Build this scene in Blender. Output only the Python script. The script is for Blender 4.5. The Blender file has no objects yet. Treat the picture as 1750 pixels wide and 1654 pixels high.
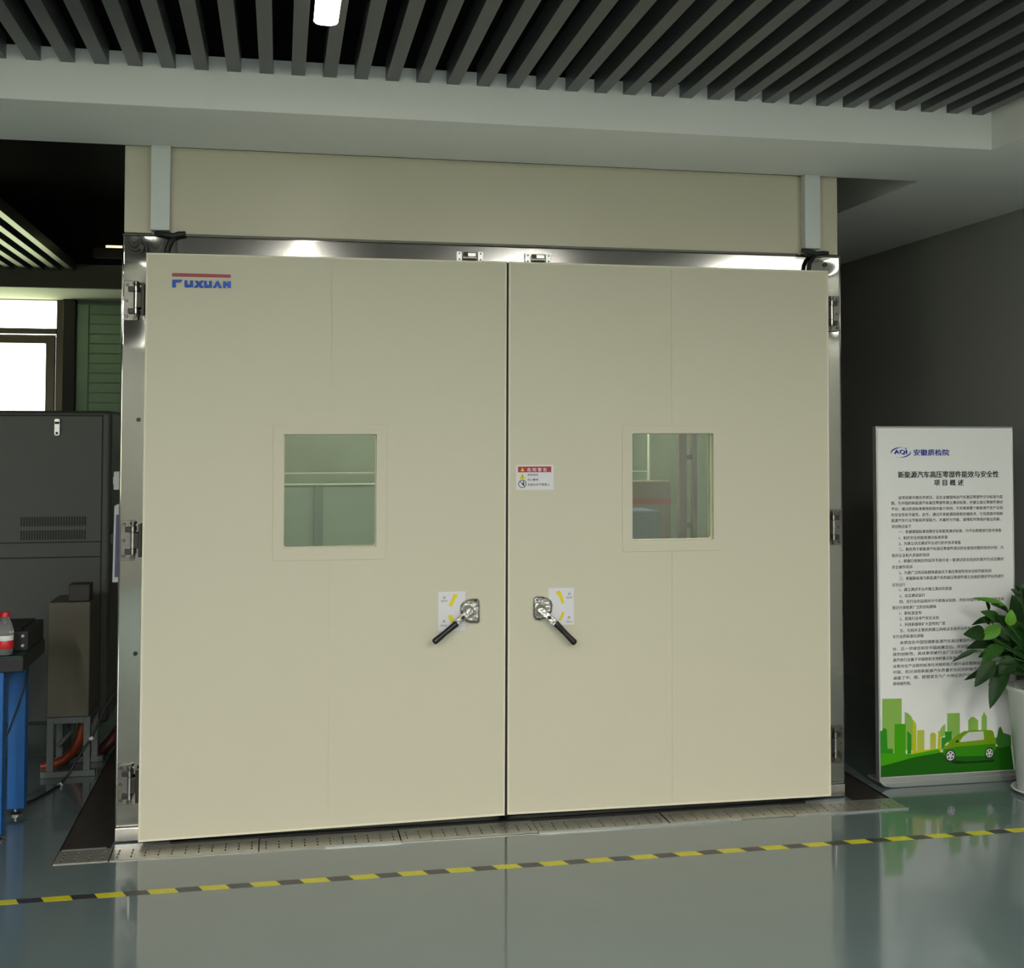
import bpy, math, random
from mathutils import Vector, Matrix
random.seed(7)
S = bpy.context.scene
COL = S.collection
PI = math.pi
D = {'R': [[0.978176, -0.207777, 7.6e-05], [-0.008128, -0.037902, 0.999248], [0.207618, 0.977442, 0.038763]], 'C': [-0.90096, -5.07039, 1.55951], 'f': 2167.1974952769297, 'cx': 938.4294747332796, 'cy': 661.8116681803982, 'doorL': [[-1.4081, 2.2654], [-0.0007, 2.272], [-0.0064, 0.0429], [-1.4112, 0.0284]], 'doorR': [[0.0085, 2.2723], [1.4039, 2.272], [1.397, 0.0379], [0.0048, 0.0445]], 'holeL': [-0.8848, 1.1196, -0.5231, 1.5695], 'trimL': [-0.9254, 1.075, -0.4814, 1.6094], 'holeR': [0.5269, 1.1284, 0.8813, 1.5738], 'trimR': [0.4843, 1.0839, 0.9146, 1.6052], 'seamL': -0.7041, 'seamR': 0.6976, 'plateL': [[-0.1896, 0.8592], [-0.1872, 0.8859], [-0.1793, 0.8959], [-0.1647, 0.9055], [-0.1438, 0.9107], [-0.1186, 0.91], [-0.1119, 0.9041], [-0.1097, 0.8858], [-0.11, 0.8164], [-0.1167, 0.8108], [-0.1477, 0.8126], [-0.1687, 0.8207], [-0.1833, 0.8363]], 'plateR': [[0.109, 0.8798], [0.1107, 0.9048], [0.121, 0.9129], [0.1488, 0.9113], [0.1703, 0.9041], [0.1841, 0.8937], [0.1897, 0.8776], [0.1875, 0.8505], [0.1768, 0.832], [0.1596, 0.82], [0.136, 0.814], [0.1146, 0.8188], [0.1095, 0.834]], 'leverL': [[-0.1562, 0.8618], [-0.2078, 0.8245]], 'gripL': [[-0.2077, 0.8211], [-0.3028, 0.749]], 'leverR': [[0.138, 0.8575], [0.1913, 0.8092]], 'gripR': [[0.191, 0.8099], [0.2715, 0.7256]], 'stickL': [-0.2754, 0.784, -0.1674, 0.9395], 'stickR': [0.1741, 0.7943, 0.2787, 0.9432], 'arrL': [[[-0.2353, 0.8833], [-0.2211, 0.8796], [-0.2104, 0.9032], [-0.2079, 0.913], [-0.1995, 0.9136], [-0.1992, 0.9301], [-0.2117, 0.9288], [-0.2188, 0.9306], [-0.2171, 0.9207], [-0.2262, 0.9044]], [[-0.236, 0.8462], [-0.2198, 0.8474], [-0.2143, 0.83], [-0.2185, 0.8169], [-0.226, 0.8179], [-0.2335, 0.8326]]], 'arrR': [[[0.2056, 0.9299], [0.2065, 0.916], [0.2143, 0.9145], [0.2216, 0.8988], [0.2272, 0.8798], [0.2398, 0.8815], [0.2346, 0.9027], [0.2264, 0.9197], [0.229, 0.9267], [0.2186, 0.9325]], [[0.2289, 0.847], [0.2402, 0.8458], [0.2346, 0.825], [0.2237, 0.8098], [0.2151, 0.8151], [0.2246, 0.8316]]], 'lblL': [[-0.2521, 0.915], [-0.2533, 0.9019], [-0.253, 0.8229], [-0.2542, 0.8073]], 'lblR': [[0.2606, 0.9167], [0.2597, 0.9024], [0.2592, 0.8231], [0.2597, 0.8075]], 'warn': [0.0393, 1.3431, 0.1948, 1.4438], 'warnred': [0.0467, 1.4143, 0.1848, 1.4376], 'warntri': [[0.0648, 1.4101], [0.0518, 1.387], [0.0785, 1.3868]], 'warncap': [[0.0648, 1.4339], [0.0573, 1.4187], [0.0735, 1.4186]], 'warncirc': [[0.0648, 1.3674], [0.0816, 1.3673]], 'warntx': [[[0.0847, 1.4319], [0.166, 1.4174]], [[0.0866, 1.4087], [0.1309, 1.3993]], [[0.0866, 1.3892], [0.1309, 1.3797]], [[0.0866, 1.3697], [0.1785, 1.3586]]], 'logobar': [-1.3121, 2.1773, -1.0913, 2.1894], 'logo': [[[-1.3106, 2.1638], [-1.2726, 2.1648], [-1.2792, 2.1537], [-1.2971, 2.1533], [-1.2969, 2.1338], [-1.3103, 2.1335]], [[-1.2651, 2.1619], [-1.2539, 2.1622], [-1.2537, 2.1458], [-1.2444, 2.146], [-1.2446, 2.1624], [-1.2329, 2.1627], [-1.2327, 2.1362], [-1.2611, 2.1347], [-1.2649, 2.1385]], [[-1.2284, 2.162], [-1.2146, 2.1624], [-1.2104, 2.1555], [-1.2052, 2.1626], [-1.192, 2.163], [-1.2032, 2.1486], [-1.1917, 2.1345], [-1.2068, 2.1341], [-1.2117, 2.1414], [-1.2169, 2.135], [-1.2311, 2.1347], [-1.2185, 2.149]], [[-1.192, 2.1622], [-1.1815, 2.1624], [-1.1813, 2.1464], [-1.173, 2.1466], [-1.1732, 2.1627], [-1.1623, 2.1629], [-1.162, 2.1364], [-1.188, 2.1349], [-1.1918, 2.1384]], [[-1.1442, 2.1634], [-1.1374, 2.1636], [-1.1243, 2.1357], [-1.1363, 2.1354], [-1.1418, 2.1486], [-1.1469, 2.1359], [-1.159, 2.1356]], [[-1.1207, 2.1624], [-1.1109, 2.1627], [-1.1024, 2.1496], [-1.1026, 2.1629], [-1.0912, 2.1632], [-1.0909, 2.1365], [-1.1, 2.1363], [-1.1108, 2.1502], [-1.1106, 2.136], [-1.1205, 2.1358]]], 'board': [1.7169, -0.0037, 2.3941, 1.604], 'boardY': 0.2, 'aqi': {'c': [1.8393, 1.488], 'e': [1.8886, 1.4879], 't': [1.8396, 1.5115], 'dot': [1.8635, 1.5053], 'tx': [[1.8073, 1.4989], [1.8687, 1.4793]], 'cn': [[1.9021, 1.5016], [2.0774, 1.4732]]}, 'title': [[[1.8244, 1.4026], [2.3248, 1.373]], [[2.001, 1.3646], [2.1475, 1.337]]], 'rows': [[1.7902, 1.2842], [1.79, 1.2598], [1.7897, 1.2336], [1.7894, 1.2074], [1.7891, 1.1822], [1.7888, 1.155], [1.7885, 1.1314], [1.7882, 1.104], [1.7879, 1.0791], [1.7876, 1.053], [1.7873, 1.0261], [1.787, 1.0007], [1.7867, 0.9741], [1.7865, 0.948], [1.7862, 0.9224], [1.7859, 0.8953], [1.7856, 0.8728], [1.7853, 0.8455], [1.785, 0.8192], [1.7847, 0.7931], [1.7844, 0.7676], [1.7841, 0.7431], [1.7839, 0.7168], [1.7836, 0.6906], [1.7833, 0.6646], [1.7829, 0.6365], [1.7826, 0.6095], [1.7824, 0.5859], [1.7821, 0.5599], [1.7818, 0.5327], [1.7815, 0.5067], [1.7812, 0.4805], [1.7809, 0.4551]], 'rowR': 2.3439, 'city': [['a', [[1.7363, 0.3916], [1.8304, 0.3887], [1.8275, 0.1391], [1.7336, 0.1439]]], ['a', [[1.8447, 0.3288], [1.8627, 0.3209], [1.8776, 0.3054], [1.8834, 0.2897], [1.8818, 0.1582], [1.8427, 0.1602]]], ['a', [[2.0524, 0.3135], [2.1149, 0.3123], [2.1136, 0.2183], [2.0766, 0.2007], [2.074, 0.2329], [2.0514, 0.234]]], ['a', [[2.1562, 0.2772], [2.1699, 0.291], [2.1853, 0.2914], [2.2054, 0.2749], [2.2048, 0.2278], [2.1555, 0.2285]]], ['a', [[2.2224, 0.2908], [2.2306, 0.3016], [2.235, 0.3125], [2.2411, 0.3011], [2.249, 0.2896], [2.2481, 0.2285], [2.2215, 0.2298]]], ['b', [[1.7163, 0.251], [1.733, 0.2503], [1.7379, 0.2593], [1.748, 0.2616], [1.7569, 0.2529], [1.759, 0.1699], [1.7858, 0.1685], [1.7855, 0.1358], [1.7126, 0.1314]]], ['c', [[1.7943, 0.2774], [1.8483, 0.276], [1.8467, 0.1408], [1.7927, 0.1409]]], ['b', [[1.8557, 0.2417], [1.8647, 0.2385], [1.8754, 0.2243], [1.8744, 0.1421], [1.8545, 0.1431]]], ['y', [[1.8834, 0.2941], [1.8954, 0.281], [1.9, 0.267], [1.8996, 0.1353], [1.8785, 0.1353]]], ['z', [[1.904, 0.2449], [1.939, 0.2443], [1.9379, 0.1553], [1.9028, 0.1516]]], ['z', [[1.9673, 0.2253], [1.9765, 0.2315], [1.9886, 0.2298], [1.9964, 0.2212], [1.9956, 0.1579], [1.9664, 0.1566]]], ['y', [[2.0069, 0.2372], [2.0191, 0.2383], [2.018, 0.154], [2.0029, 0.1575]]], ['y', [[1.8878, 0.1524], [1.9422, 0.1562], [2.0212, 0.1594], [2.0209, 0.1401], [1.954, 0.1353], [1.8634, 0.1317]]], ['a', [[2.0174, 0.245], [2.0285, 0.2582], [2.0421, 0.267], [2.0414, 0.2163], [2.0187, 0.2063]]], ['b', [[2.0404, 0.2329], [2.074, 0.2329], [2.0734, 0.1926], [2.021, 0.1511], [2.0218, 0.2062], [2.0401, 0.208]]], ['c', [[1.7129, 0.1531], [1.8816, 0.1407], [2.009, 0.1572], [2.0326, 0.1065], [1.7122, 0.0933]]], ['g', [[1.7122, 0.0949], [1.7911, 0.1071], [1.8935, 0.1274], [2.024, 0.1411], [2.1556, 0.1498], [2.3663, 0.1559], [2.38, 0.0326], [1.7116, 0.0324]]], ['h', [[2.2796, 0.1825], [2.2985, 0.1983], [2.3084, 0.2368], [2.3178, 0.2419], [2.3298, 0.2135], [2.367, 0.2005], [2.3694, 0.1558], [2.3101, 0.1448]]], ['k', [[2.0387, 0.1061], [2.1548, 0.0934], [2.2845, 0.0961], [2.2782, 0.0853], [2.0934, 0.0856]]], ['l', [[2.0271, 0.1508], [2.0366, 0.1779], [2.0704, 0.1955], [2.0982, 0.2135], [2.1321, 0.2296], [2.1752, 0.2331], [2.2679, 0.2287], [2.2802, 0.2214], [2.2861, 0.1989], [2.292, 0.1819], [2.2914, 0.143], [2.2662, 0.1137], [2.1061, 0.1192], [2.0329, 0.1285]]], ['m', [[2.0302, 0.1534], [2.1036, 0.1624], [2.2868, 0.1666], [2.2914, 0.143], [2.2662, 0.1137], [2.1061, 0.1192], [2.0329, 0.1285]]], ['w', [[2.1119, 0.1852], [2.1257, 0.2039], [2.1567, 0.2245], [2.2307, 0.2249], [2.2332, 0.1875], [2.1192, 0.1821]]], ['w', [[2.0384, 0.1723], [2.052, 0.1854], [2.058, 0.1796], [2.0457, 0.1692]]], ['k', [[2.0917, 0.189], [2.104, 0.1922], [2.107, 0.1827], [2.0947, 0.1805]]]], 'wheels': [[[2.0652, 0.1241], 0.0275], [[2.2589, 0.1263], 0.025]], 'leaves': [[[2.1953, -0.0496, 0.8233], [2.0551, -0.0194, 0.8691], 0.0201, 'l'], [[2.2183, -0.025, 0.7973], [2.1096, -0.0704, 0.8466], 0.0201, 'd'], [[2.1445, -0.0047, 0.7967], [2.1203, -0.0122, 0.8537], 0.0184, 'd'], [[2.1433, -0.0797, 0.7703], [2.0269, -0.1309, 0.8294], 0.0335, 'm'], [[2.2166, 0.0204, 0.7392], [2.0351, -0.044, 0.7648], 0.0368, 'd'], [[2.1094, -0.1541, 0.7476], [1.994, -0.1498, 0.7051], 0.0435, 'l'], [[2.0341, -0.1529, 0.7264], [1.911, -0.1915, 0.7379], 0.0502, 'd'], [[2.2329, 0.0286, 0.663], [2.0565, 0.0373, 0.6471], 0.0469, 'd'], [[1.9834, -0.1699, 0.6594], [1.8805, -0.1496, 0.6188], 0.0167, 'd'], [[2.126, -0.1381, 0.6637], [2.0076, -0.168, 0.6102], 0.0502, 'm'], [[2.1408, -0.0523, 0.5654], [1.9753, -0.0822, 0.5263], 0.0268, 'd'], [[2.0641, -0.1794, 0.6119], [1.9745, -0.1682, 0.5138], 0.0502, 'd'], [[2.1841, -0.068, 0.5702], [2.0891, -0.0937, 0.412], 0.0569, 'd'], [[2.2094, -0.0537, 0.5777], [2.1137, -0.0474, 0.4561], 0.0569, 'm'], [[2.179, -0.1099, 0.7462], [2.1859, -0.115, 0.8229], 0.0368, 'b'], [[2.2347, -0.0701, 0.7662], [2.1902, -0.1116, 0.8878], 0.0469, 'd'], [[2.2658, -0.0623, 0.8634], [2.2272, -0.0429, 0.8989], 0.0167, 'd'], [[2.2562, -0.1019, 0.8138], [2.2092, -0.1466, 0.9222], 0.0502, 'd'], [[2.1702, -0.0963, 0.5502], [2.1069, -0.0528, 0.4938], 0.0268, 'd'], [[2.1848, -0.0778, 0.7469], [2.108, -0.1118, 0.8011], 0.0301, 'd'], [[2.2227, 0.0002, 0.6049], [2.0794, -0.0202, 0.6133], 0.0502, 'd'], [[2.2222, -0.0476, 0.6312], [2.1245, -0.0424, 0.7069], 0.0502, 'd'], [[2.2228, -0.0807, 0.6877], [2.1379, -0.0612, 0.7313], 0.0435, 'd'], [[2.1956, -0.1218, 0.6081], [2.1226, -0.1079, 0.5433], 0.0569, 'd'], [[2.1076, -0.0717, 0.7629], [2.0351, -0.126, 0.7872], 0.0301, 'd']], 'slatx': [-3.39, -3.2794, -3.1688, -3.0582, -2.9476, -2.837, -2.7264, -2.6158, -2.5052, -2.3946, -2.284, -2.1734, -2.0628, -1.9522, -1.8416, -1.731, -1.6204, -1.5098, -1.3992, -1.2886, -1.178, -1.0674, -0.9568, -0.8462, -0.7356, -0.625, -0.5144, -0.4038, -0.2932, -0.1826, -0.072, 0.0386, 0.1492, 0.2598, 0.3704, 0.481, 0.5916, 0.7022, 0.8128, 0.9234, 1.034, 1.1446, 1.2552, 1.3658, 1.4764, 1.587, 1.6976, 1.8082], 'cable': [[-1.9671, 0.6789, 0.006], [-1.9127, 0.7642, 0.006], [-1.8736, 0.8843, 0.006], [-1.8458, 0.9835, 0.006], [-1.8119, 1.0, 0.049], [-1.7857, 1.02, 0.0998], [-1.7494, 1.04, 0.1585], [-1.726, 1.05, 0.1891], [-1.7005, 1.08, 0.2525], [-1.6684, 1.1, 0.3265], [-1.6355, 1.12, 0.3745]], 'benchcable': [[-1.9024, 0.5, 0.643], [-1.904, 0.5, 0.6025], [-1.9142, 0.5, 0.5316], [-1.9307, 0.45, 0.4595], [-1.9568, 0.42, 0.3736], [-1.9809, 0.4, 0.3375], [-2.0284, 0.4, 0.3005]], 'hose': [[-1.8023, 1.35, 0.234], [-1.8055, 1.34, 0.1867], [-1.8164, 1.33, 0.129], [-1.8445, 1.33, 0.0701], [-1.8833, 1.33, 0.0337], [-1.93, 1.33, 0.0143], [-1.9871, 1.33, 0.0064]], 'hose2': [[-1.6383, 1.6, 0.1648], [-1.6596, 1.55, 0.1192], [-1.6941, 1.5, 0.0725], [-1.7263, 1.5, 0.0402], [-1.7424, 1.5, 0.0212]], 'ycab': [[[-1.3836, 2.3556], [-1.3485, 2.3499], [-1.3134, 2.3442], [-1.2937, 2.3518], [-1.2673, 2.3549]], [[-1.3142, 2.3457], [-1.3271, 2.3223], [-1.3378, 2.2944], [-1.3418, 2.2576]], [[1.316, 2.3703], [1.3539, 2.3613], [1.381, 2.3544], [1.4083, 2.3578], [1.4356, 2.3586]], [[1.3855, 2.356], [1.3635, 2.3348], [1.3497, 2.3114], [1.3439, 2.2704]]]}

# ------------------------------------------------------------------ camera, world, exposure
cam_data = bpy.data.cameras.new('camera'); cam = bpy.data.objects.new('camera', cam_data); COL.objects.link(cam)
cam_data.sensor_fit = 'HORIZONTAL'; cam_data.sensor_width = 36.0
cam_data.lens = D['f'] / 1750 * 36.0
cam_data.shift_x = (875 - D['cx']) / 1750; cam_data.shift_y = (D['cy'] - 827) / 1750
cam_data.clip_start = 0.05; cam_data.clip_end = 200
r_, u_, f_ = [Vector(v) for v in D['R']]
m = Matrix.Identity(4)
for i in range(3):
    m[i][0] = r_[i]; m[i][1] = u_[i]; m[i][2] = -f_[i]; m[i][3] = D['C'][i]
cam.matrix_world = m
S.camera = cam

w = bpy.data.worlds.new('world'); S.world = w; w.use_nodes = True
bg = w.node_tree.nodes['Background']; bg.inputs[1].default_value = 8.0
_n = w.node_tree.nodes; _l = w.node_tree.links      # overcast sky above, sunlit greenery below the horizon
_tc = _n.new('ShaderNodeTexCoord'); _sp = _n.new('ShaderNodeSeparateXYZ'); _cr = _n.new('ShaderNodeValToRGB')
_l.new(_tc.outputs['Generated'], _sp.inputs[0]); _l.new(_sp.outputs['Z'], _cr.inputs['Fac']); _l.new(_cr.outputs['Color'], bg.inputs[0])
_cr.color_ramp.elements[0].position = 0.0; _cr.color_ramp.elements[0].color = (0.60, 0.66, 0.38, 1)
_cr.color_ramp.elements[1].position = 0.06; _cr.color_ramp.elements[1].color = (0.93, 0.97, 1.0, 1)
S.view_settings.view_transform = 'Standard'; S.view_settings.look = 'None'
S.view_settings.gamma = 1.0; S.view_settings.use_curve_mapping = False
S.view_settings.exposure = 0.24
LAMP = 250.0
WINDOWS = [(-7.2, -5.0)]      # opening in the rear wall

# ------------------------------------------------------------------ materials
def lin(r, g, b):
    f = lambda c: c / 12.92 if c <= 0.04045 else ((c + 0.055) / 1.055) ** 2.4
    return tuple(f(v / 255) for v in (r, g, b))
def mat(name, col, rough=0.5, metal=0.0, var=0.0, scale=8.0, bump=0.0, bscale=60.0, emit=None, coat=0.0, spec=0.5, trans=0.0, ior=1.45, alpha=1.0):
    M = bpy.data.materials.new(name); M.use_nodes = True
    nt = M.node_tree; b = nt.nodes['Principled BSDF']
    b.inputs['Base Color'].default_value = (*col, 1); b.inputs['Roughness'].default_value = rough
    b.inputs['Metallic'].default_value = metal; b.inputs['Specular IOR Level'].default_value = spec
    b.inputs['Coat Weight'].default_value = coat; b.inputs['Transmission Weight'].default_value = trans
    b.inputs['IOR'].default_value = ior; b.inputs['Alpha'].default_value = alpha
    if emit:
        b.inputs['Emission Color'].default_value = (*emit[0], 1); b.inputs['Emission Strength'].default_value = emit[1]
    if var or bump:
        tc = nt.nodes.new('ShaderNodeTexCoord')
    if var:
        n = nt.nodes.new('ShaderNodeTexNoise'); n.inputs['Scale'].default_value = scale; n.inputs['Detail'].default_value = 4
        nt.links.new(tc.outputs['Object'], n.inputs['Vector'])
        cr = nt.nodes.new('ShaderNodeValToRGB')
        cr.color_ramp.elements[0].position = 0.3; cr.color_ramp.elements[1].position = 0.7
        cr.color_ramp.elements[0].color = (*[c * (1 - var) for c in col], 1); cr.color_ramp.elements[1].color = (*[min(1, c * (1 + var)) for c in col], 1)
        nt.links.new(n.outputs['Fac'], cr.inputs['Fac']); nt.links.new(cr.outputs['Color'], b.inputs['Base Color'])
    if bump:
        n2 = nt.nodes.new('ShaderNodeTexNoise'); n2.inputs['Scale'].default_value = bscale; n2.inputs['Detail'].default_value = 3
        nt.links.new(tc.outputs['Object'], n2.inputs['Vector'])
        bp = nt.nodes.new('ShaderNodeBump'); bp.inputs['Strength'].default_value = bump; bp.inputs['Distance'].default_value = 0.01
        nt.links.new(n2.outputs['Fac'], bp.inputs['Height']); nt.links.new(bp.outputs['Normal'], b.inputs['Normal'])
    return M
CREAM = (0.605, 0.575, 0.44)
M = dict(
    floor=mat('epoxy_floor', (0.128, 0.170, 0.170), 0.12, var=0.05, scale=1.3, bump=0.02, bscale=9, coat=0.4, spec=0.6),
    white=mat('white_plaster', (0.87, 0.865, 0.84), 0.75, var=0.015, scale=3),
    wallr=mat('wall_paint', (0.33, 0.335, 0.31), 0.7, var=0.015, scale=3),
    black=mat('black_plenum', (0.006, 0.006, 0.008), 0.9),
    slat=mat('slat_metal', (0.085, 0.088, 0.092), 0.38, metal=0.0, var=0.06, scale=5, spec=0.6),
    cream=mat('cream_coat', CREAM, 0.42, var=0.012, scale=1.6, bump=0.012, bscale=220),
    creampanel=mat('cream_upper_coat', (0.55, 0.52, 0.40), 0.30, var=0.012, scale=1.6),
    creamedge=mat('cream_edge', (0.74, 0.71, 0.54), 0.35),
    steelh=mat('stainless_head', (0.50, 0.49, 0.45), 0.10, metal=1.0, var=0.03, scale=4, bump=0.006, bscale=7),
    steel=mat('stainless_mirror', (0.43, 0.43, 0.385), 0.07, metal=1.0, var=0.03, scale=4, bump=0.006, bscale=7),
    steelb=mat('stainless_brushed', (0.55, 0.54, 0.51), 0.28, metal=1.0, var=0.08, scale=30),
    hingem=mat('hinge_steel', (0.19, 0.185, 0.165), 0.38, metal=1.0, var=0.12, scale=40),
    plate=mat('drain_plate', (0.50, 0.49, 0.43), 0.33, metal=0.72, var=0.10, scale=25),
    chrome=mat('cast_chrome', (0.50, 0.49, 0.46), 0.17, metal=1.0, bump=0.55, bscale=62),
    darkm=mat('dark_metal', (0.05, 0.045, 0.042), 0.4, metal=0.6),
    rubber=mat('black_rubber', (0.012, 0.012, 0.013), 0.45),
    grip=mat('black_grip', (0.008, 0.008, 0.009), 0.35, coat=0.2),
    duct=mat('white_trunking', (0.62, 0.65, 0.63), 0.45),
    gasket=mat('gasket', (0.006, 0.004, 0.004), 0.6),
    checker=mat('checker_plate', (0.075, 0.062, 0.054), 0.35, metal=0.5, var=0.2, scale=14),
    print=mat('sticker_white', (0.72, 0.72, 0.75), 0.35),
    yellow=mat('sticker_yellow', (0.78, 0.63, 0.02), 0.4),
    ink=mat('ink_black', (0.03, 0.03, 0.035), 0.5),
    inkgrey=mat('ink_grey', (0.10, 0.10, 0.105), 0.5),
    red=mat('sticker_red', (0.42, 0.02, 0.03), 0.4),
    logored=mat('logo_red', (0.36, 0.015, 0.035), 0.3, coat=0.5),
    logoblue=mat('logo_blue', (0.006, 0.065, 0.38), 0.2, metal=0.35, coat=0.7),
    tapey=mat('tape_yellow', (0.60, 0.56, 0.015), 0.35, var=0.06, scale=40),
    tapeb=mat('tape_black', (0.035, 0.035, 0.038), 0.35),
    board=mat('board_white', (0.82, 0.83, 0.80), 0.28, coat=0.2),
    alu=mat('aluminium_trim', (0.62, 0.64, 0.62), 0.3, metal=0.8),
    aqiblue=mat('print_blue', (0.02, 0.045, 0.33), 0.4, spec=0.2),
    pa=mat('print_light_green', (0.25, 0.46, 0.09), 0.4, spec=0.2), pb=mat('print_dark_green', (0.03, 0.26, 0.012), 0.4, spec=0.2),
    pc=mat('print_green', (0.06, 0.35, 0.006), 0.4, spec=0.2), py=mat('print_yellow', (0.50, 0.53, 0.01), 0.4, spec=0.2), pz=mat('print_pale_yellow', (0.46, 0.52, 0.07), 0.4, spec=0.2),
    pg=mat('print_deep_green', (0.014, 0.115, 0.006), 0.4, spec=0.2), ph=mat('print_bush', (0.05, 0.20, 0.03), 0.4, spec=0.2), pk=mat('print_shadow', (0.008, 0.035, 0.006), 0.4, spec=0.2),
    pl=mat('print_lime', (0.17, 0.33, 0.008), 0.4, spec=0.2), pm=mat('print_car_green', (0.035, 0.24, 0.006), 0.4, spec=0.2), pw=mat('print_pane', (0.58, 0.60, 0.56), 0.4),
    tyre=mat('print_tyre', (0.02, 0.022, 0.02), 0.4), rim=mat('print_rim', (0.62, 0.63, 0.62), 0.4),
    pot=mat('pot_plastic', (0.62, 0.64, 0.60), 0.3, coat=0.3), soil=mat('soil', (0.012, 0.010, 0.008), 0.9, bump=0.5, bscale=60),
    leafd=mat('leaf_dark', (0.013, 0.042, 0.009), 0.5, spec=0.25, var=0.25, scale=14), leafm=mat('leaf_mid', (0.026, 0.088, 0.013), 0.48, spec=0.25, var=0.2, scale=14),
    leafl=mat('leaf_light', (0.068, 0.20, 0.020), 0.45, spec=0.25, var=0.2, scale=14), leafb=mat('leaf_bright', (0.095, 0.26, 0.018), 0.45, spec=0.25, var=0.15, scale=14),
    cab=mat('cabinet_grey', (0.075, 0.08, 0.072), 0.45, var=0.04, scale=3, bump=0.02, bscale=300), cabd=mat('cabinet_joint', (0.02, 0.022, 0.02), 0.6),
    beige=mat('beige_box', (0.115, 0.105, 0.068), 0.5, var=0.05, scale=4), brown=mat('box_cap', (0.05, 0.047, 0.038), 0.6),
    stand=mat('stand_white', (0.12, 0.138, 0.13), 0.5), orange=mat('orange_hose', (0.24, 0.030, 0.005), 0.4, bump=0.2, bscale=90),
    redh=mat('red_hose', (0.06, 0.008, 0.006), 0.5), blue=mat('bench_blue', (0.012, 0.115, 0.36), 0.45, var=0.04),
    bench=mat('bench_edge', (0.012, 0.013, 0.014), 0.4), benchtop=mat('bench_mat_green', (0.006, 0.035, 0.030), 0.5),
    device=mat('device_black', (0.013, 0.013, 0.012), 0.5), cap=mat('cap_red', (0.55, 0.008, 0.015), 0.35, coat=0.3),
    pet=mat('pet_plastic', (0.97, 0.98, 0.97), 0.05, trans=0.88, ior=1.33), labr=mat('label_red', (0.58, 0.015, 0.02), 0.35), labw=mat('label_white', (0.75, 0.76, 0.72), 0.35),
    cola=mat('dark_drink', (0.02, 0.006, 0.004), 0.2), labg=mat('label_green', (0.03, 0.22, 0.10), 0.4),
    winf=mat('window_frame', (0.075, 0.058, 0.048), 0.28, metal=0.45), post=mat('dark_post', (0.020, 0.017, 0.014), 0.5),
    green=mat('green_board', (0.38, 0.54, 0.38), 0.5, var=0.08, scale=6), paper=mat('paper', (0.62, 0.63, 0.64), 0.6), bluep=mat('blue_print', (0.09, 0.10, 0.22), 0.5),
    farbeam=mat('far_beam_face', (0.16, 0.16, 0.135), 0.7), tray=mat('tray_brown', (0.075, 0.055, 0.042), 0.55),
    liner=mat('chamber_liner', (0.50, 0.54, 0.45), 0.35, var=0.08, scale=3, metal=0.25), liner2=mat('chamber_liner_low', (0.27, 0.31, 0.285), 0.4, var=0.1, scale=3, metal=0.2), rail=mat('stand_in_rail', (0.75, 0.78, 0.66), 0.3),
    liner3=mat('stand_in_channel', (0.15, 0.185, 0.17), 0.4),
    crate=mat('crate_blue', (0.13, 0.17, 0.28), 0.5), rack=mat('rack_brown', (0.17, 0.11, 0.095), 0.5), carton=mat('carton_tan', (0.30, 0.20, 0.15), 0.7), board2=mat('pale_board', (0.62, 0.70, 0.60), 0.5),
    lamp=mat('lamp_diffuser', (0.9, 0.9, 0.88), 0.4, emit=((1.0, 0.985, 0.92), LAMP)),
    lampsoft=mat('lamp_diffuser_soft', (0.9, 0.9, 0.88), 0.4, emit=((1.0, 0.98, 0.90), 8.0)),
    lamppanel=mat('panel_light', (0.9, 0.9, 0.88), 0.4, emit=((1.0, 0.98, 0.92), 10.0)),
    lampin=mat('inner_fill_lamp', (0.9, 0.9, 0.88), 0.4, emit=((0.93, 1.0, 0.88), 30.0)),
    strip=mat('glow_strip', (0.9, 0.9, 0.6), 0.4, emit=((1.0, 0.9, 0.45), 1.2)),
    lampw=mat('lamp_housing', (0.7, 0.7, 0.7), 0.4), wood=mat('rear_wall', (0.22, 0.22, 0.20), 0.7),
)
# window glass of the doors: tinted, partly mirroring coating
def glass_mat(name, tint, refl):
    G = bpy.data.materials.new(name); G.use_nodes = True; nt = G.node_tree; nt.nodes.clear()
    o = nt.nodes.new('ShaderNodeOutputMaterial'); mx = nt.nodes.new('ShaderNodeMixShader'); t = nt.nodes.new('ShaderNodeBsdfTransparent'); g = nt.nodes.new('ShaderNodeBsdfGlossy')
    t.inputs[0].default_value = (*tint, 1); g.inputs[0].default_value = (0.9, 0.95, 0.9, 1); g.inputs['Roughness'].default_value = 0.02
    mx.inputs[0].default_value = refl
    nt.links.new(t.outputs[0], mx.inputs[1]); nt.links.new(g.outputs[0], mx.inputs[2]); nt.links.new(mx.outputs[0], o.inputs[0]); return G
M['glass'] = glass_mat('coated_glass', (0.80, 0.83, 0.76), 0.10)
M['clear'] = glass_mat('window_glass', (0.95, 0.97, 0.96), 0.05)

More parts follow.
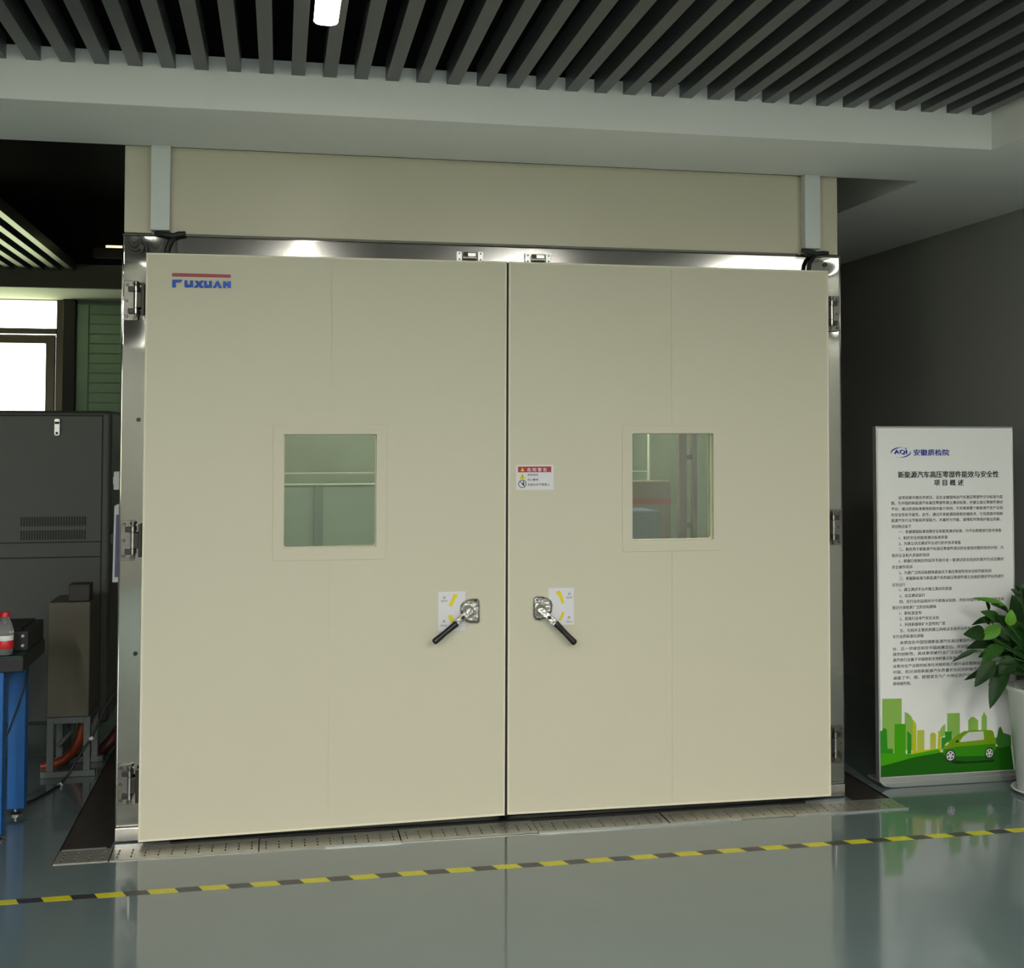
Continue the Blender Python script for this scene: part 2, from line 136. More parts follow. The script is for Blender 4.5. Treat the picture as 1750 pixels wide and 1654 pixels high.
# ------------------------------------------------------------------ mesh helpers
class MB:
    def __init__(s): s.v = []; s.f = []; s.m = []
    def add(s, vs, fs, mi=0):
        o = len(s.v); s.v += [tuple(v) for v in vs]; s.f += [tuple(i + o for i in f) for f in fs]; s.m += [mi] * len(fs); return s
    def box(s, x0, y0, z0, x1, y1, z1, mi=0):
        vs = [(x, y, z) for z in (z0, z1) for y in (y0, y1) for x in (x0, x1)]
        return s.add(vs, [(0, 2, 3, 1), (4, 5, 7, 6), (0, 1, 5, 4), (2, 6, 7, 3), (0, 4, 6, 2), (1, 3, 7, 5)], mi)
    def hexa(s, vs, mi=0):                       # 8 corners: bottom ring then top ring
        return s.add(vs, [(3, 2, 1, 0), (4, 5, 6, 7), (0, 1, 5, 4), (1, 2, 6, 5), (2, 3, 7, 6), (3, 0, 4, 7)], mi)
    def prism(s, pts, y0, y1, mi=0):             # polygon in x,z extruded along y
        n = len(pts); a = sum(pts[i][0] * pts[(i + 1) % n][1] - pts[(i + 1) % n][0] * pts[i][1] for i in range(n))
        if a < 0: pts = pts[::-1]
        vs = [(x, y0, z) for x, z in pts] + [(x, y1, z) for x, z in pts]
        fs = [tuple(range(n)), tuple(range(2 * n - 1, n - 1, -1))] + [((i + 1) % n, i, i + n, (i + 1) % n + n) for i in range(n)]
        return s.add(vs, fs, mi)
    def ring(s, po, pi, y0, y1, mi=0):           # frame between two loops of equal length
        n = len(po); vs = [(x, y0, z) for x, z in po] + [(x, y0, z) for x, z in pi] + [(x, y1, z) for x, z in po] + [(x, y1, z) for x, z in pi]
        fs = []
        for i in range(n):
            j = (i + 1) % n
            fs += [(i, j, j + n, i + n), (i + 2 * n, i + 3 * n, j + 3 * n, j + 2 * n), (j, i, i + 2 * n, j + 2 * n), (i + n, j + n, j + 3 * n, i + 3 * n)]
        return s.add(vs, fs, mi)
    def tube(s, pts, rad, n=10, mi=0, cap=True):
        pts = [Vector(p) for p in pts]; k = len(pts); rads = rad if isinstance(rad, (list, tuple)) else [rad] * k
        vs = []; up = None
        for i, p in enumerate(pts):
            t = (pts[min(i + 1, k - 1)] - pts[max(i - 1, 0)]).normalized()
            if up is None:
                up = Vector((0, 0, 1)) if abs(t.z) < 0.9 else Vector((1, 0, 0))
            a = t.cross(up).normalized(); b = a.cross(t).normalized(); up = b
            for q in range(n):
                th = 2 * PI * q / n; vs.append(p + rads[i] * (math.cos(th) * a + math.sin(th) * b))
        fs = [(i * n + q, i * n + (q + 1) % n, (i + 1) * n + (q + 1) % n, (i + 1) * n + q) for i in range(k - 1) for q in range(n)]
        if cap: fs += [tuple(range(n))[::-1], tuple(range((k - 1) * n, k * n))]
        return s.add(vs, fs, mi)
    def lathe(s, prof, c, n=24, mi=0):           # profile of (radius, z)
        vs = []; k = len(prof)
        for r, z in prof:
            for q in range(n):
                th = 2 * PI * q / n; vs.append((c[0] + r * math.cos(th), c[1] + r * math.sin(th), c[2] + z))
        fs = [(i * n + q, i * n + (q + 1) % n, (i + 1) * n + (q + 1) % n, (i + 1) * n + q) for i in range(k - 1) for q in range(n)]
        fs += [tuple(range(n))[::-1], tuple(range((k - 1) * n, k * n))]
        return s.add(vs, fs, mi)
    def build(s, name, mats, parent=None, smooth=False, bevel=0.0, seg=2):
        me = bpy.data.meshes.new(name); me.from_pydata(s.v, [], s.f)
        mats = mats if isinstance(mats, (list, tuple)) else [mats]
        for k in mats: me.materials.append(M[k])
        me.polygons.foreach_set('material_index', s.m); me.update()
        o = bpy.data.objects.new(name, me); COL.objects.link(o)
        if smooth: me.shade_smooth() if smooth is True else None
        if smooth and smooth is not True: me.shade_smooth(); me.set_sharp_from_angle(angle=math.radians(smooth))
        if bevel:
            b = o.modifiers.new('bevel', 'BEVEL'); b.width = bevel; b.segments = seg; b.limit_method = 'ANGLE'; b.angle_limit = math.radians(40)
        if parent: attach(o, parent)
        return o
def attach(o, parent):
    o.parent = parent
    if parent.type == 'EMPTY': o.matrix_parent_inverse = Matrix.Translation(-parent.location)
def tag(o, label=None, cat=None, group=None, kind=None):
    if label: o['label'] = label
    if cat: o['category'] = cat
    if group: o['group'] = group
    if kind: o['kind'] = kind
    return o
def thing(name, label, cat, loc, group=None):
    o = bpy.data.objects.new(name, None); COL.objects.link(o); o.location = loc; o.empty_display_size = 0.1
    return tag(o, label, cat, group)
def copy_thing(src, delta, label=None):
    c = src.copy(); COL.objects.link(c); c.location = src.location + Vector(delta)
    if label: c['label'] = label
    for ch in list(src.children):
        d = ch.copy(); COL.objects.link(d); d.parent = c
        for g in list(ch.children):
            e = g.copy(); COL.objects.link(e); e.parent = d
    return c
def rrect(x0, z0, x1, z1, r, n=4):
    pts = []
    for cx, cz, a0 in ((x1 - r, z0 + r, -90), (x1 - r, z1 - r, 0), (x0 + r, z1 - r, 90), (x0 + r, z0 + r, 180)):
        for i in range(n + 1):
            a = math.radians(a0 + 90 * i / n); pts.append((cx + r * math.cos(a), cz + r * math.sin(a)))
    return pts
def ellipse(cx, cz, a, b, n=24, t0=0, t1=2 * PI):
    return [(cx + a * math.cos(t0 + (t1 - t0) * i / n), cz + b * math.sin(t0 + (t1 - t0) * i / n)) for i in range(n)]
_dg = None
def text(mb, body, x0, z0, x1, z1, y, mi=0, bold=0.0, res=1, fit='both', spacing=1.0):
    """flat lettering facing -y, fitted into the rectangle x0..x1, z0..z1"""
    cu = bpy.data.curves.new('lettering', 'FONT'); cu.body = body; cu.resolution_u = res; cu.space_character = spacing
    ob = bpy.data.objects.new('lettering', cu); COL.objects.link(ob)
    bpy.context.view_layer.update()
    me = bpy.data.meshes.new_from_object(ob.evaluated_get(bpy.context.evaluated_depsgraph_get()))
    vs = [v.co.copy() for v in me.vertices]; fs = [tuple(p.vertices) for p in me.polygons]
    bpy.data.objects.remove(ob); bpy.data.curves.remove(cu); bpy.data.meshes.remove(me)
    if not vs: return
    ax = min(v.x for v in vs); bx = max(v.x for v in vs); az = min(v.y for v in vs); bz = max(v.y for v in vs)
    sx = (x1 - x0) / (bx - ax); sz = (z1 - z0) / (bz - az)
    k = bold * (z1 - z0) * 1.6
    for n, (dx, dz) in enumerate([(0, 0)] if not bold else [(-k, k * .5), (k, -k * .5), (0, 0)]):
        mb.add([(x0 + (v.x - ax) * sx + dx, y - n * 4e-6, z0 + (v.y - az) * sz + dz) for v in vs], fs, mi)

# ------------------------------------------------------------------ the setting
ZS, ZT = 2.703, 2.89          # soffit, top of the fascia boards
FY = -0.527                   # face of the beam fascia
XR = 2.74                     # right wall
BACK = -9.0
# floor with a recessed drain channel round the chamber
def cells(xs, ys, skip):
    mb = MB(); idx = {}
    for j, y in enumerate(ys):
        for i, x in enumerate(xs): idx[i, j] = len(mb.v); mb.v.append((x, y, 0.0))
    for j in range(len(ys) - 1):
        for i in range(len(xs) - 1):
            if not skip((xs[i] + xs[i + 1]) / 2, (ys[j] + ys[j + 1]) / 2):
                mb.f.append((idx[i, j], idx[i + 1, j], idx[i + 1, j + 1], idx[i, j + 1])); mb.m.append(0)
    return mb
CX0, CX1, CY0, CY1 = -1.70, 1.69, -0.118, 0.034
def in_channel(x, y):
    return CX0 < x < CX1 and CY0 < y < 3.95 and not (-1.515 < x < 1.515 and y > CY1)
floor = cells([-8, CX0, -1.515, 1.515, CX1, XR + .1], [BACK, CY0, CY1, 3.95, 6.3], in_channel).build('floor', 'floor')
tag(floor, kind='structure')
ch = MB(); ch.box(CX0, CY0, -0.09, CX1, CY1, -0.06); ch.box(CX0, CY1, -0.09, -1.515, 3.95, -0.06); ch.box(1.515, CY1, -0.09, CX1, 3.95, -0.06)
ch.box(CX0 - .004, CY0 - .004, -0.09, CX0, 3.95, -0.0003); ch.box(CX1, CY0 - .004, -0.09, CX1 + .004, 3.95, -0.0003); ch.box(CX0, CY0 - .004, -.09, CX1, CY0, -.0003)
sb = MB(); sb.box(-8.2, BACK - .2, -.25, XR + .2, 6.4, -.12); sb.build('blocker_slab', 'gasket', floor)  # unseen slab added below the floor to block light leaking up
ch.box(-1.515, CY1, -.09, 1.515, CY1 + .004, -.001); ch.box(-1.515, CY1, -.09, -1.511, 3.95, -.001); ch.box(1.511, CY1, -.09, 1.515, 3.95, -.001); ch.build('drain_channel', 'gasket', floor)
sp = MB(); sp.box(CX0, CY1 + .002, -0.012, -1.52, 3.9, -0.006); sp.build('side_plate', 'checker', floor)
sp = MB(); sp.box(1.52, CY1 + .002, -0.012, CX1, 3.9, -0.006); sp.build('side_plate', 'checker', floor)
# slotted drain plates across the front, one object each
joints = [-1.698, -1.502, -0.965, -0.43, 0.11, 0.65, 1.184, 1.688]
dzs = [0.0, 0.001, 0.0, 0.0022, 0.0004, 0.0018, 0.0008]
def slotted(x0, x1, z, tilt):
    mb = MB(); n = max(2, round((x1 - x0) / 0.047)); sx = [x0]
    for i in range(n):
        c = x0 + (x1 - x0) * (i + 0.5) / n; sx += [c - 0.0028, c + 0.0028]
    sx.append(x1)
    ys = [CY0 + 0.002, CY0 + .022, CY0 + .05, CY0 + .058, CY0 + .086, CY0 + .094, CY0 + .122, CY1 - 0.002]
    hole = lambda i, j: i % 2 == 1 and j in (1, 3, 5)
    ix = {}
    for lv, dz in ((0, 0.0), (1, -0.005)):
        for j, y in enumerate(ys):
            for i, x in enumerate(sx):
                ix[i, j, lv] = len(mb.v); mb.v.append((x, y, z + dz + tilt * (x - x0)))
    for j in range(len(ys) - 1):
        for i in range(len(sx) - 1):
            if hole(i, j):
                q = [(i, j), (i + 1, j), (i + 1, j + 1), (i, j + 1)]
                for a, b in zip(q, q[1:] + q[:1]): mb.f.append((ix[(*b, 0)], ix[(*a, 0)], ix[(*a, 1)], ix[(*b, 1)])); mb.m.append(0)
            else: mb.f.append((ix[i, j, 0], ix[i + 1, j, 0], ix[i + 1, j + 1, 0], ix[i, j + 1, 0])); mb.m.append(0)
    a, b, c, d = ix[0, 0, 0], ix[len(sx) - 1, 0, 0], ix[len(sx) - 1, 0, 1], ix[0, 0, 1]
    mb.f += [(a, d, c, b)]; mb.m += [0]
    return mb
for k in range(len(joints) - 1):
    slotted(joints[k] + .002, joints[k + 1] - .002, 0.003 + dzs[k], (0.0015 if k % 2 else -0.001)).build('drain_plate', 'plate', floor)
for x0, x1 in ((-0.72, -0.43), (0.11, 0.95), (1.184, 1.69)):
    e = MB(); e.box(x0, CY0 - .007, 0, x1, CY0 - .001, 0.006); e.build('channel_edging', 'alu', floor)
e = MB(); e.box(-1.69, CY1 + .002, 0, -1.53, CY1 + .012, 0.004); e.build('channel_edging', 'alu', floor)

# ceiling: lower soffit, fascia boards, black deck above and the slats
ce = MB()
ce.box(-8, FY, ZS, 1.89, 0.104, ZT)
ce.box(1.87, BACK, ZS, XR + .1, FY, ZT); ce.box(1.89, FY, ZS, XR + .1, 4.1, ZT)
ce.box(-8, 5.256, ZS, -1.40, 6.17, ZT, 0)
ceiling = ce.build('ceiling', ['white']); tag(ceiling, kind='structure')
dk = MB(); dk.box(-8, BACK, 3.4, XR + .1, 6.3, 3.5); dk.box(-8.1, BACK, ZT, -8, 6.3, 3.4); dk.box(-8, FY + .03, ZT, 1.89, FY + .05, 3.4); dk.box(1.9, BACK, ZT, 1.92, FY, 3.4); dk.box(1.91, FY, ZT, 1.93, 4.1, 3.4); dk.box(-8, 5.29, ZT, -1.4, 5.31, 3.4)
dk.box(-8, BACK - .1, ZT, XR, BACK, 3.4); dk.box(-1.4, 4.1, 0.0, XR + .1, 4.2, 3.4)
dk.build('black_deck', 'black', ceiling)
SL0, SL1 = FY, -8.4
sm = MB(); sm.box(-.0235, SL1, 0, .0235, SL0, .075)
sproto = sm.build('slat', 'slat', ceiling)
sproto.location = (D['slatx'][0], 0, 2.8395)
for x in D['slatx'][1:]:
    o = sproto.copy(); COL.objects.link(o); o.location = (x, 0, 2.8395)
s2 = MB(); s2.box(-.0235, 2.2, 0, .0235, 5.256, .075)
fp = None
for i in range(14):
    x = -2.483 - .1106 * i
    if fp is None: fp = s2.build('slat', 'slat', ceiling); o = fp
    else: o = fp.copy(); COL.objects.link(o)
    o.location = (x, 0, 2.8395)
# thin darker grey sheet over the far beam face
bm_ = MB(); bm_.box(-8, 5.250, ZS + .004, -1.40, 5.2555, ZT - .002); bm_.build('beam_face', 'farbeam', ceiling)

wr = MB(); wr.box(XR, BACK, 0, XR + .12, 4.1, 2.74); tag(wr.build('wall_right', 'wallr'), kind='structure')
wb = MB(); wb.box(1.50, 4.0, 0, XR, 4.1, 2.72); tag(wb.build('wall_alley', 'wallr'), kind='structure')
wl = MB(); wl.box(-8.1, BACK, 0, -8, 6.3, 2.9); tag(wl.build('wall_left', 'wood'), kind='structure')
# rear wall behind the camera with one window opening
bw = MB()
op = WINDOWS; z0, z1 = 0.85, 2.35
bw.box(-8, BACK - .12, 0, XR + .1, BACK, z0); bw.box(-8, BACK - .12, z1, XR + .1, BACK, 2.95)
ex = [-8] + [v for q in op for v in q] + [XR + .1]
for k in range(0, len(ex), 2): bw.box(ex[k], BACK - .12, z0, ex[k + 1], BACK, z1)
tag(bw.build('wall_rear', 'wood'), kind='structure')
# far wall with window, post and green boarding
fw = MB(); WY = 6.17
fw.box(-8, WY, 0, -4.35, WY + .12, ZS); fw.box(-4.35, WY, 0, -2.60, WY + .12, 1.50); fw.box(-2.60, WY + .03, 0, -1.40, WY + .12, ZS)
fw.box(-8, WY, ZS, -1.4, WY + .12, 3.4); fw.box(-1.42, 4.1, 0, -1.40, WY, 3.4)
tag(fw.build('wall_far', 'wallr'), kind='structure')
wn = MB(); wn.ring([(-4.35, 1.50), (-2.675, 1.50), (-2.675, ZS), (-4.35, ZS)], [(-4.30, 1.52), (-2.735, 1.52), (-2.735, 2.695), (-4.30, 2.695)], WY - .03, WY + .06)
win = wn.build('window_1', 'winf', bevel=.004); tag(win, kind='structure')
t = MB(); t.box(-4.30, WY - .035, 2.415, -2.735, WY + .05, 2.462); t.box(-4.30, WY - .02, 2.398, -2.735, WY + .03, 2.408); t.build('transom', 'winf', win, bevel=.003)
t = MB(); t.ring([(-3.50, 1.52), (-2.738, 1.52), (-2.738, 2.396), (-3.50, 2.396)], [(-3.44, 1.56), (-2.815, 1.56), (-2.815, 2.335), (-3.44, 2.335)], WY - .045, WY + .02); t.build('sash', 'winf', win, bevel=.006)
t = MB(); t.ring([(-4.30, 1.52), (-3.54, 1.52), (-3.54, 2.396), (-4.30, 2.396)], [(-4.24, 1.56), (-3.60, 1.56), (-3.60, 2.335), (-4.24, 2.335)], WY - .045, WY + .02); t.build('sash', 'winf', win, bevel=.006)
for x0, x1, a, b in ((-3.44, -2.815, 1.56, 2.335), (-4.24, -3.60, 1.56, 2.335), (-4.30, -2.735, 2.462, 2.695)):
    t = MB(); t.box(x0, WY - .004, a, x1, WY + .002, b); t.build('pane', 'clear', win)
t = MB(); t.box(-2.672, WY - .10, 0, -2.575, WY + .02, ZS); tag(t.build('trim_1', 'post', bevel=.004), kind='structure')
gp = MB(); gp.box(-2.572, WY - .02, 0, -1.44, WY + .02, ZS - .03)
green = gp.build('wall_boarding', 'green'); tag(green, kind='structure')
t = MB(); t.box(-2.572, WY - .045, 0, -2.478, WY - .02, ZS - .035); t.build('edge_board', 'green', green, bevel=.004)
pr = None
for k in range(32):
    if pr is None: b = MB(); b.box(-2.474, WY - .036, .01, -1.44, WY - .02, .088); pr = b.build('board', 'green', green, bevel=.005); pr.location = (0, 0, 0.02)
    else: o = pr.copy(); COL.objects.link(o); o.location = (0, random.uniform(-.003, .002), .02 + .0825 * k)

# tray with a glowing yellow strip above the far beam
tr = thing('cable_tray', 'brown metal cable tray with a glowing yellow strip in the dark ceiling void', 'cable tray', (-1.9, 5.0, 2.89))
b = MB(); b.box(-2.29, 4.98, 2.915, -1.42, 5.06, 2.965); b.box(-2.29, 4.96, 2.91, -1.42, 4.98, 2.985); b.build('tray_channel', 'tray', tr, bevel=.003)
for x in (-2.25, -1.5): b = MB(); b.box(x, 5.03, 2.96, x + .012, 5.042, 3.4); b.build('hanger', 'black', tr)
b = MB(); b.box(-2.20, 4.965, 2.988, -1.42, 5.0, 3.006); sl = b.build('glow_strip', 'strip', tr, bevel=.004); sl['label'] = 'thin yellow glowing strip'
b = MB(); b.box(-2.22, 4.97, 2.985, -1.42, 5.01, 2.9885); b.build('strip_base', 'tray', sl)

# ------------------------------------------------------------------ lamps
def batten(x, y0, y1, label, group=None, mk='lamp'):
    o = thing('ceiling_lamp', label, 'lamp', (x, (y0 + y1) / 2, 2.86), group)
    po = rrect(x - .037, y0, x + .037, y1, .030, 6); n = len(po)
    b = MB(); b.add([(px, py, 2.8335) for px, py in po] + [(x + (px - x) * .93, py, 2.8310) for px, py in po], [(i, (i + 1) % n, (i + 1) % n + n, i + n) for i in range(n)] + [tuple(range(n, 2 * n))]); b.build('diffuser', mk, o)
    b = MB(); b.add([(px, py, 2.8335) for px, py in po] + [(px, py, 2.8390) for px, py in po], [(i, (i + 1) % n, (i + 1) % n + n, i + n) for i in range(n)] + [tuple(range(n, 2 * n))]); b.build('housing', 'lampw', o)
    return o
lab = 'unseen lit batten lamp under the black slats behind the camera'
batten(-.772, -2.55, -1.13, 'lit white batten lamp under the black slats, above the left door', mk='lampsoft')
for x, ys in ((-.772, (-3.1, -4.9, -6.7)), (-2.6, (-4.2, -5.6, -7.0)), (1.05, (-4.4, -5.7, -7.1))):  # all but the nearest are added to light the doors, brighter low down
    for y in ys: batten(x, y - 1.2, y, lab, 'unseen battens behind the camera', 'lampsoft' if y == -3.1 else 'lamp')

pl_ = thing('ceiling_panel_light', 'recessed square panel light in the white ceiling at the right', 'lamp', (2.28, -2.9, ZS))
b = MB(); b.ring([(1.99, 0), (2.57, 0), (2.57, 1), (1.99, 1)], [(2.01, .02), (2.55, .02), (2.55, .98), (2.01, .98)], 0, 1); b.v = [(x, -3.4 + z, ZS - .012 + y * .0115) for x, y, z in b.v]; b.build('frame', 'lampw', pl_)
b = MB(); b.box(2.01, -3.38, ZS - .009, 2.55, -2.42, ZS - .002); b.build('diffuser', 'lamppanel', pl_)

# ------------------------------------------------------------------ hazard tape
b = MB(); ty0, ty1, tz = -.497, -.452, 0.0006
xs = -8.0; per = .1715; ph = -.975 - math.floor((-.975 + 8) / per) * per
x = ph; slant = -.018
while x < XR - .02:
    for a, l, mi in ((x, .092, 0), (x + .092, per - .092, 1)):
        a1 = min(a + l, XR - .03)
        b.hexa([(a, ty0, 0), (a1, ty0, 0), (a1 + slant, ty1, 0), (a + slant, ty1, 0), (a, ty0, tz), (a1, ty0, tz), (a1 + slant, ty1, tz), (a + slant, ty1, tz)], mi)
    x += per
tag(b.build('hazard_tape', ['tapey', 'tapeb']), 'yellow and black striped hazard tape stuck across the floor before the doors', 'floor tape')

# ------------------------------------------------------------------ test chamber
chb = thing('test_chamber', 'large cream walk-in test chamber with double doors in a stainless steel frame', 'test chamber', (0, 2, 0))
FX = 1.508; FYF = 0.10         # frame half width, frame face
b = MB()
b.box(-FX + .012, .17, .0, -FX + .03, 3.9, 2.36); b.box(FX - .03, .17, 0, FX - .012, 3.9, 2.36); b.box(-FX + .012, .17, 2.34, FX - .012, 3.9, 2.36); b.box(-FX + .012, 3.88, 0, FX - .012, 3.9, 2.36)
b.build('body', 'cream', chb)
b = MB(); b.box(-1.36, .2, .04, -1.34, 3.4, 2.25); b.box(1.34, .2, .04, 1.36, 3.4, 2.25); b.box(-1.36, .2, 2.25, 1.36, 3.4, 2.27); b.box(-1.36, 3.4, .04, 1.36, 3.42, 2.25); b.box(-1.36, .12, .01, 1.36, 3.42, .04)
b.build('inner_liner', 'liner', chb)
b = MB(); b.box(-1.335, 2.4, .05, 1.335, 2.44, 1.28); b.build('stand_in_partition', 'liner2', chb)  # partition, rails and channel added for the bands showing in the door windows
b = MB(); b.box(-1.335, 2.385, 1.28, 1.335, 2.45, 1.287); b.build('stand_in_rail', 'rail', chb)
b = MB(); b.box(-1.335, 2.39, 1.346, 1.335, 2.40, 1.351); b.build('stand_in_rail', 'rail', chb)
b = MB(); b.box(-.702, 2.375, .05, -.652, 2.3995, 1.28); b.build('stand_in_channel', 'liner3', chb)
# upper panels between frame and soffit
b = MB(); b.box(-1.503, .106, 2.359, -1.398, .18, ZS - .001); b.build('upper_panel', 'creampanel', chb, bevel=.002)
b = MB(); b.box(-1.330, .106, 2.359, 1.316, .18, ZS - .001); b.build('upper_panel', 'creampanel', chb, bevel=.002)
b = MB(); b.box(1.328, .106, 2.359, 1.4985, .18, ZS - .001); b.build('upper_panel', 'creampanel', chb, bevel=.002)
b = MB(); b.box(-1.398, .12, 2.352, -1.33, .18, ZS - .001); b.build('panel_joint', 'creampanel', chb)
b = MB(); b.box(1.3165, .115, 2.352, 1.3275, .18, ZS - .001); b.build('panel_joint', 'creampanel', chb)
# cable trunking
for x0, x1, zb in ((-1.402, -1.329, 2.366), (1.330, 1.402, 2.378)):
    b = MB(); b.box(x0, .066, zb, x1, .1055, ZS - .0005); b.build('cable_trunking', 'duct', chb, bevel=.003)
# stainless frame with dimples where the hinges are bolted on
HZ = [2.09, 1.157, .222]
def dent(x, z):
    d = 0
    for hz, amp in zip(HZ, (.0100, .0006, .0004)):
        for sx in (-1.455, 1.455):
            q = ((x - sx) / .075) ** 2 + ((z - hz) / .115) ** 2
            d += amp * math.exp(-q)
    for sx in (-1.43, 1.43):
        q = ((x - sx) / .05) ** 2 + ((z - 2.33) / .05) ** 2; d += .0045 * math.exp(-q)
    d += .0006 * math.sin(x * 5.1 + 1.0) * (1 if z > 2.2 else 0)
    return d
def sheet(x0, z0, x1, z1, nx, nz, rl=1, rr=1):
    mb = MB()
    for j in range(nz + 1):
        for i in range(nx + 1):
            x = x0 + (x1 - x0) * i / nx; z = z0 + (z1 - z0) * j / nz
            e = min((x - x0) if rl else 1, (x1 - x) if rr else 1, (z - z0), (z1 - z)) / .004
            mb.v.append((x, FYF + dent(x, z) + (0.0025 * (1 - e) ** 2 if e < 1 else 0), z))
    for j in range(nz):
        for i in range(nx):
            a = j * (nx + 1) + i; mb.f.append((a, a + 1, a + nx + 2, a + nx + 1)); mb.m.append(0)
    return mb
for x0, x1 in ((-FX, -1.30), (1.30, FX)):
    o = sheet(x0, .055, x1, 2.353, 52, 460, x0 < 0, x0 > 0).build('frame_stile', 'steel', chb, smooth=True)
    b = MB(); xo = x0 if x0 < 0 else x1 - .003; b.box(xo, .103, .0, xo + .003, .172, 2.353); b.build('frame_return', 'steel', chb)
    b = MB(); b.box(x0, .098, .004, x1, .17, .0548); b.build('frame_foot', 'steelb', chb, bevel=.002)
o = sheet(-1.2995, 2.24, 1.2995, 2.357, 420, 18, 0, 0).build('frame_head', 'steelh', chb, smooth=True)
b = MB(); b.box(-1.298, .0365, .0005, 1.298, .1775, .010); b.build('shade_strip', 'gasket', chb)  # black strip standing in for the shadow under the doors
b = MB(); b.box(-1.29, .1035, .010, 1.29, .17, .028); b.build('threshold', 'gasket', chb)  # threshold blackened to deepen the shade under the doors
for x0 in (-1.29, 1.27):
    b = MB(); b.box(x0, .104, .03, x0 + .02, .19, 2.26); b.build('door_gasket', 'gasket', chb)
b = MB(); b.box(-1.27, .106, 2.225, 1.27, .19, 2.239); b.build('door_gasket', 'gasket', chb)
b = MB(); b.box(-.02, .085, .03, .024, .12, 2.25); b.build('door_gasket', 'gasket', chb)
gt, gb = (D['doorL'][1], D['doorR'][0]), (D['doorL'][2], D['doorR'][3])      # rubber seal filling the gap between the leaves
b = MB(); e = .0012
q = [(gb[0][0] + e, .036), (gb[1][0] - e, .036), (gt[1][0] - e, 2.27), (gt[0][0] + e, 2.27)]
b.prism(q, .006, .07); b.build('meeting_seal', 'gasket', chb)
# frame rivets
for x, z in ((-1.437, 2.303), (-1.439, 1.625), (1.437, 2.313), (-1.44, .72), (-1.405, .14)):
    b = MB(); b.tube([(x, .1045, z), (x, .096, z)], .0085, 12); b.build('frame_bolt', 'darkm', chb, smooth=40)
# unseen lamp added to brighten the chamber behind the door glass
b = MB(); b.box(-1.0, 1.3, 2.22, 1.0, 1.42, 2.248); b.build('inner_fill_lamp', 'lampin', chb, bevel=.004)

# hinges
def hinge(sx, z):
    o = MB(); x = sx * 1.452
    o.prism(rrect(*sorted((x - sx * .006, x + sx * .047))[:1], z - .078, sorted((x - sx * .006, x + sx * .047))[1], z + .078, .006, 2), .0935, .0985)
    h = o.build('hinge', 'hingem', chb, bevel=.0015)
    c = MB()
    for a, bb, rr in ((-.052, -.032, .0085), (-.029, .031, .0088), (.034, .054, .0085)):
        c = MB(); c.tube([(x, .072, z + a), (x, .072, z + bb)], rr, 14); c.build('hinge_barrel', 'steelb', h, smooth=40)
    c = MB(); c.tube([(x, .072, z - .066), (x, .072, z + .061), (x, .072, z + .0615), (x, .072, z + .072)], [.0045, .0045, .009, .009], 12); c.build('hinge_pin', 'hingem', h, smooth=40)
    for a, bb in ((-.052, -.032), (.034, .054)):
        c = MB(); xa, xb = sorted((x, x + sx * .03)); c.box(xa, .074, z + a, xb, .0935, z + bb); c.build('hinge_bracket', 'darkm', h, bevel=.002)
    c = MB(); xa, xb = sorted((x, x - sx * .038)); c.box(xa, .066, z - .029, xb, .078, z + .031); xc = x - sx * .034; c.box(min(xc, xc + sx * .012), .05, z - .062, max(xc, xc + sx * .012), .078, z + .064)
    c.build('hinge_arm', 'darkm', h, bevel=.002)
    for dx, dz in ((.036, .062), (.036, 0.0), (.036, -.062), (.008, .066), (.008, -.068)):
        c = MB(); c.tube([(x + sx * dx, .0935, z + dz), (x + sx * dx, .090, z + dz)], [.0065, .004], 10); c.build('screw', 'hingem', h, smooth=40)
for sx in (-1, 1):
    for z in HZ: hinge(sx, z + (.008 if sx > 0 else 0))
# catches on the frame head
for xc in (-.139, .148):
    o = MB(); o.box(xc - .026, .082, 2.284, xc + .026, .0995, 2.318); lt = o.build('door_catch', 'darkm', chb, bevel=.002)
    for sx in (-1, 1):
        c = MB(); xx = xc + sx * .044; c.box(xx - .012, .086, 2.280, xx + .012, .0985, 2.322); c.build('catch_plate', 'alu', lt, bevel=.002)
        for dz in (.012, -.012):
            c = MB(); c.tube([(xx, .0862, 2.301 + dz), (xx, .0845, 2.301 + dz)], .0035, 8); c.build('screw', 'darkm', lt)
    c = MB(); c.tube([(xc - .03, .074, 2.294), (xc + .026, .074, 2.294)], .0075, 10); c.build('catch_roller', 'steelb', lt, smooth=40)
    c = MB(); c.box(xc - .012, .066, 2.298, xc + .022, .083, 2.314); c.build('catch_hook', 'steelb', lt, bevel=.002)
# black cables from the trunking
yc = D['ycab']
for k, (p, y) in enumerate(((yc[0], .066), (yc[1], .070), (yc[2], .066), (yc[3], .070))):
    pts = [(x, y + (.015 if i == 0 else 0), z) for i, (x, z) in enumerate(p)]
    b = MB(); b.tube(pts, [.009] + [.0115] * (len(pts) - 2) + [.0095] if k % 2 == 0 else .0095, 10); b.build('cable_arm', 'rubber', chb, smooth=60)

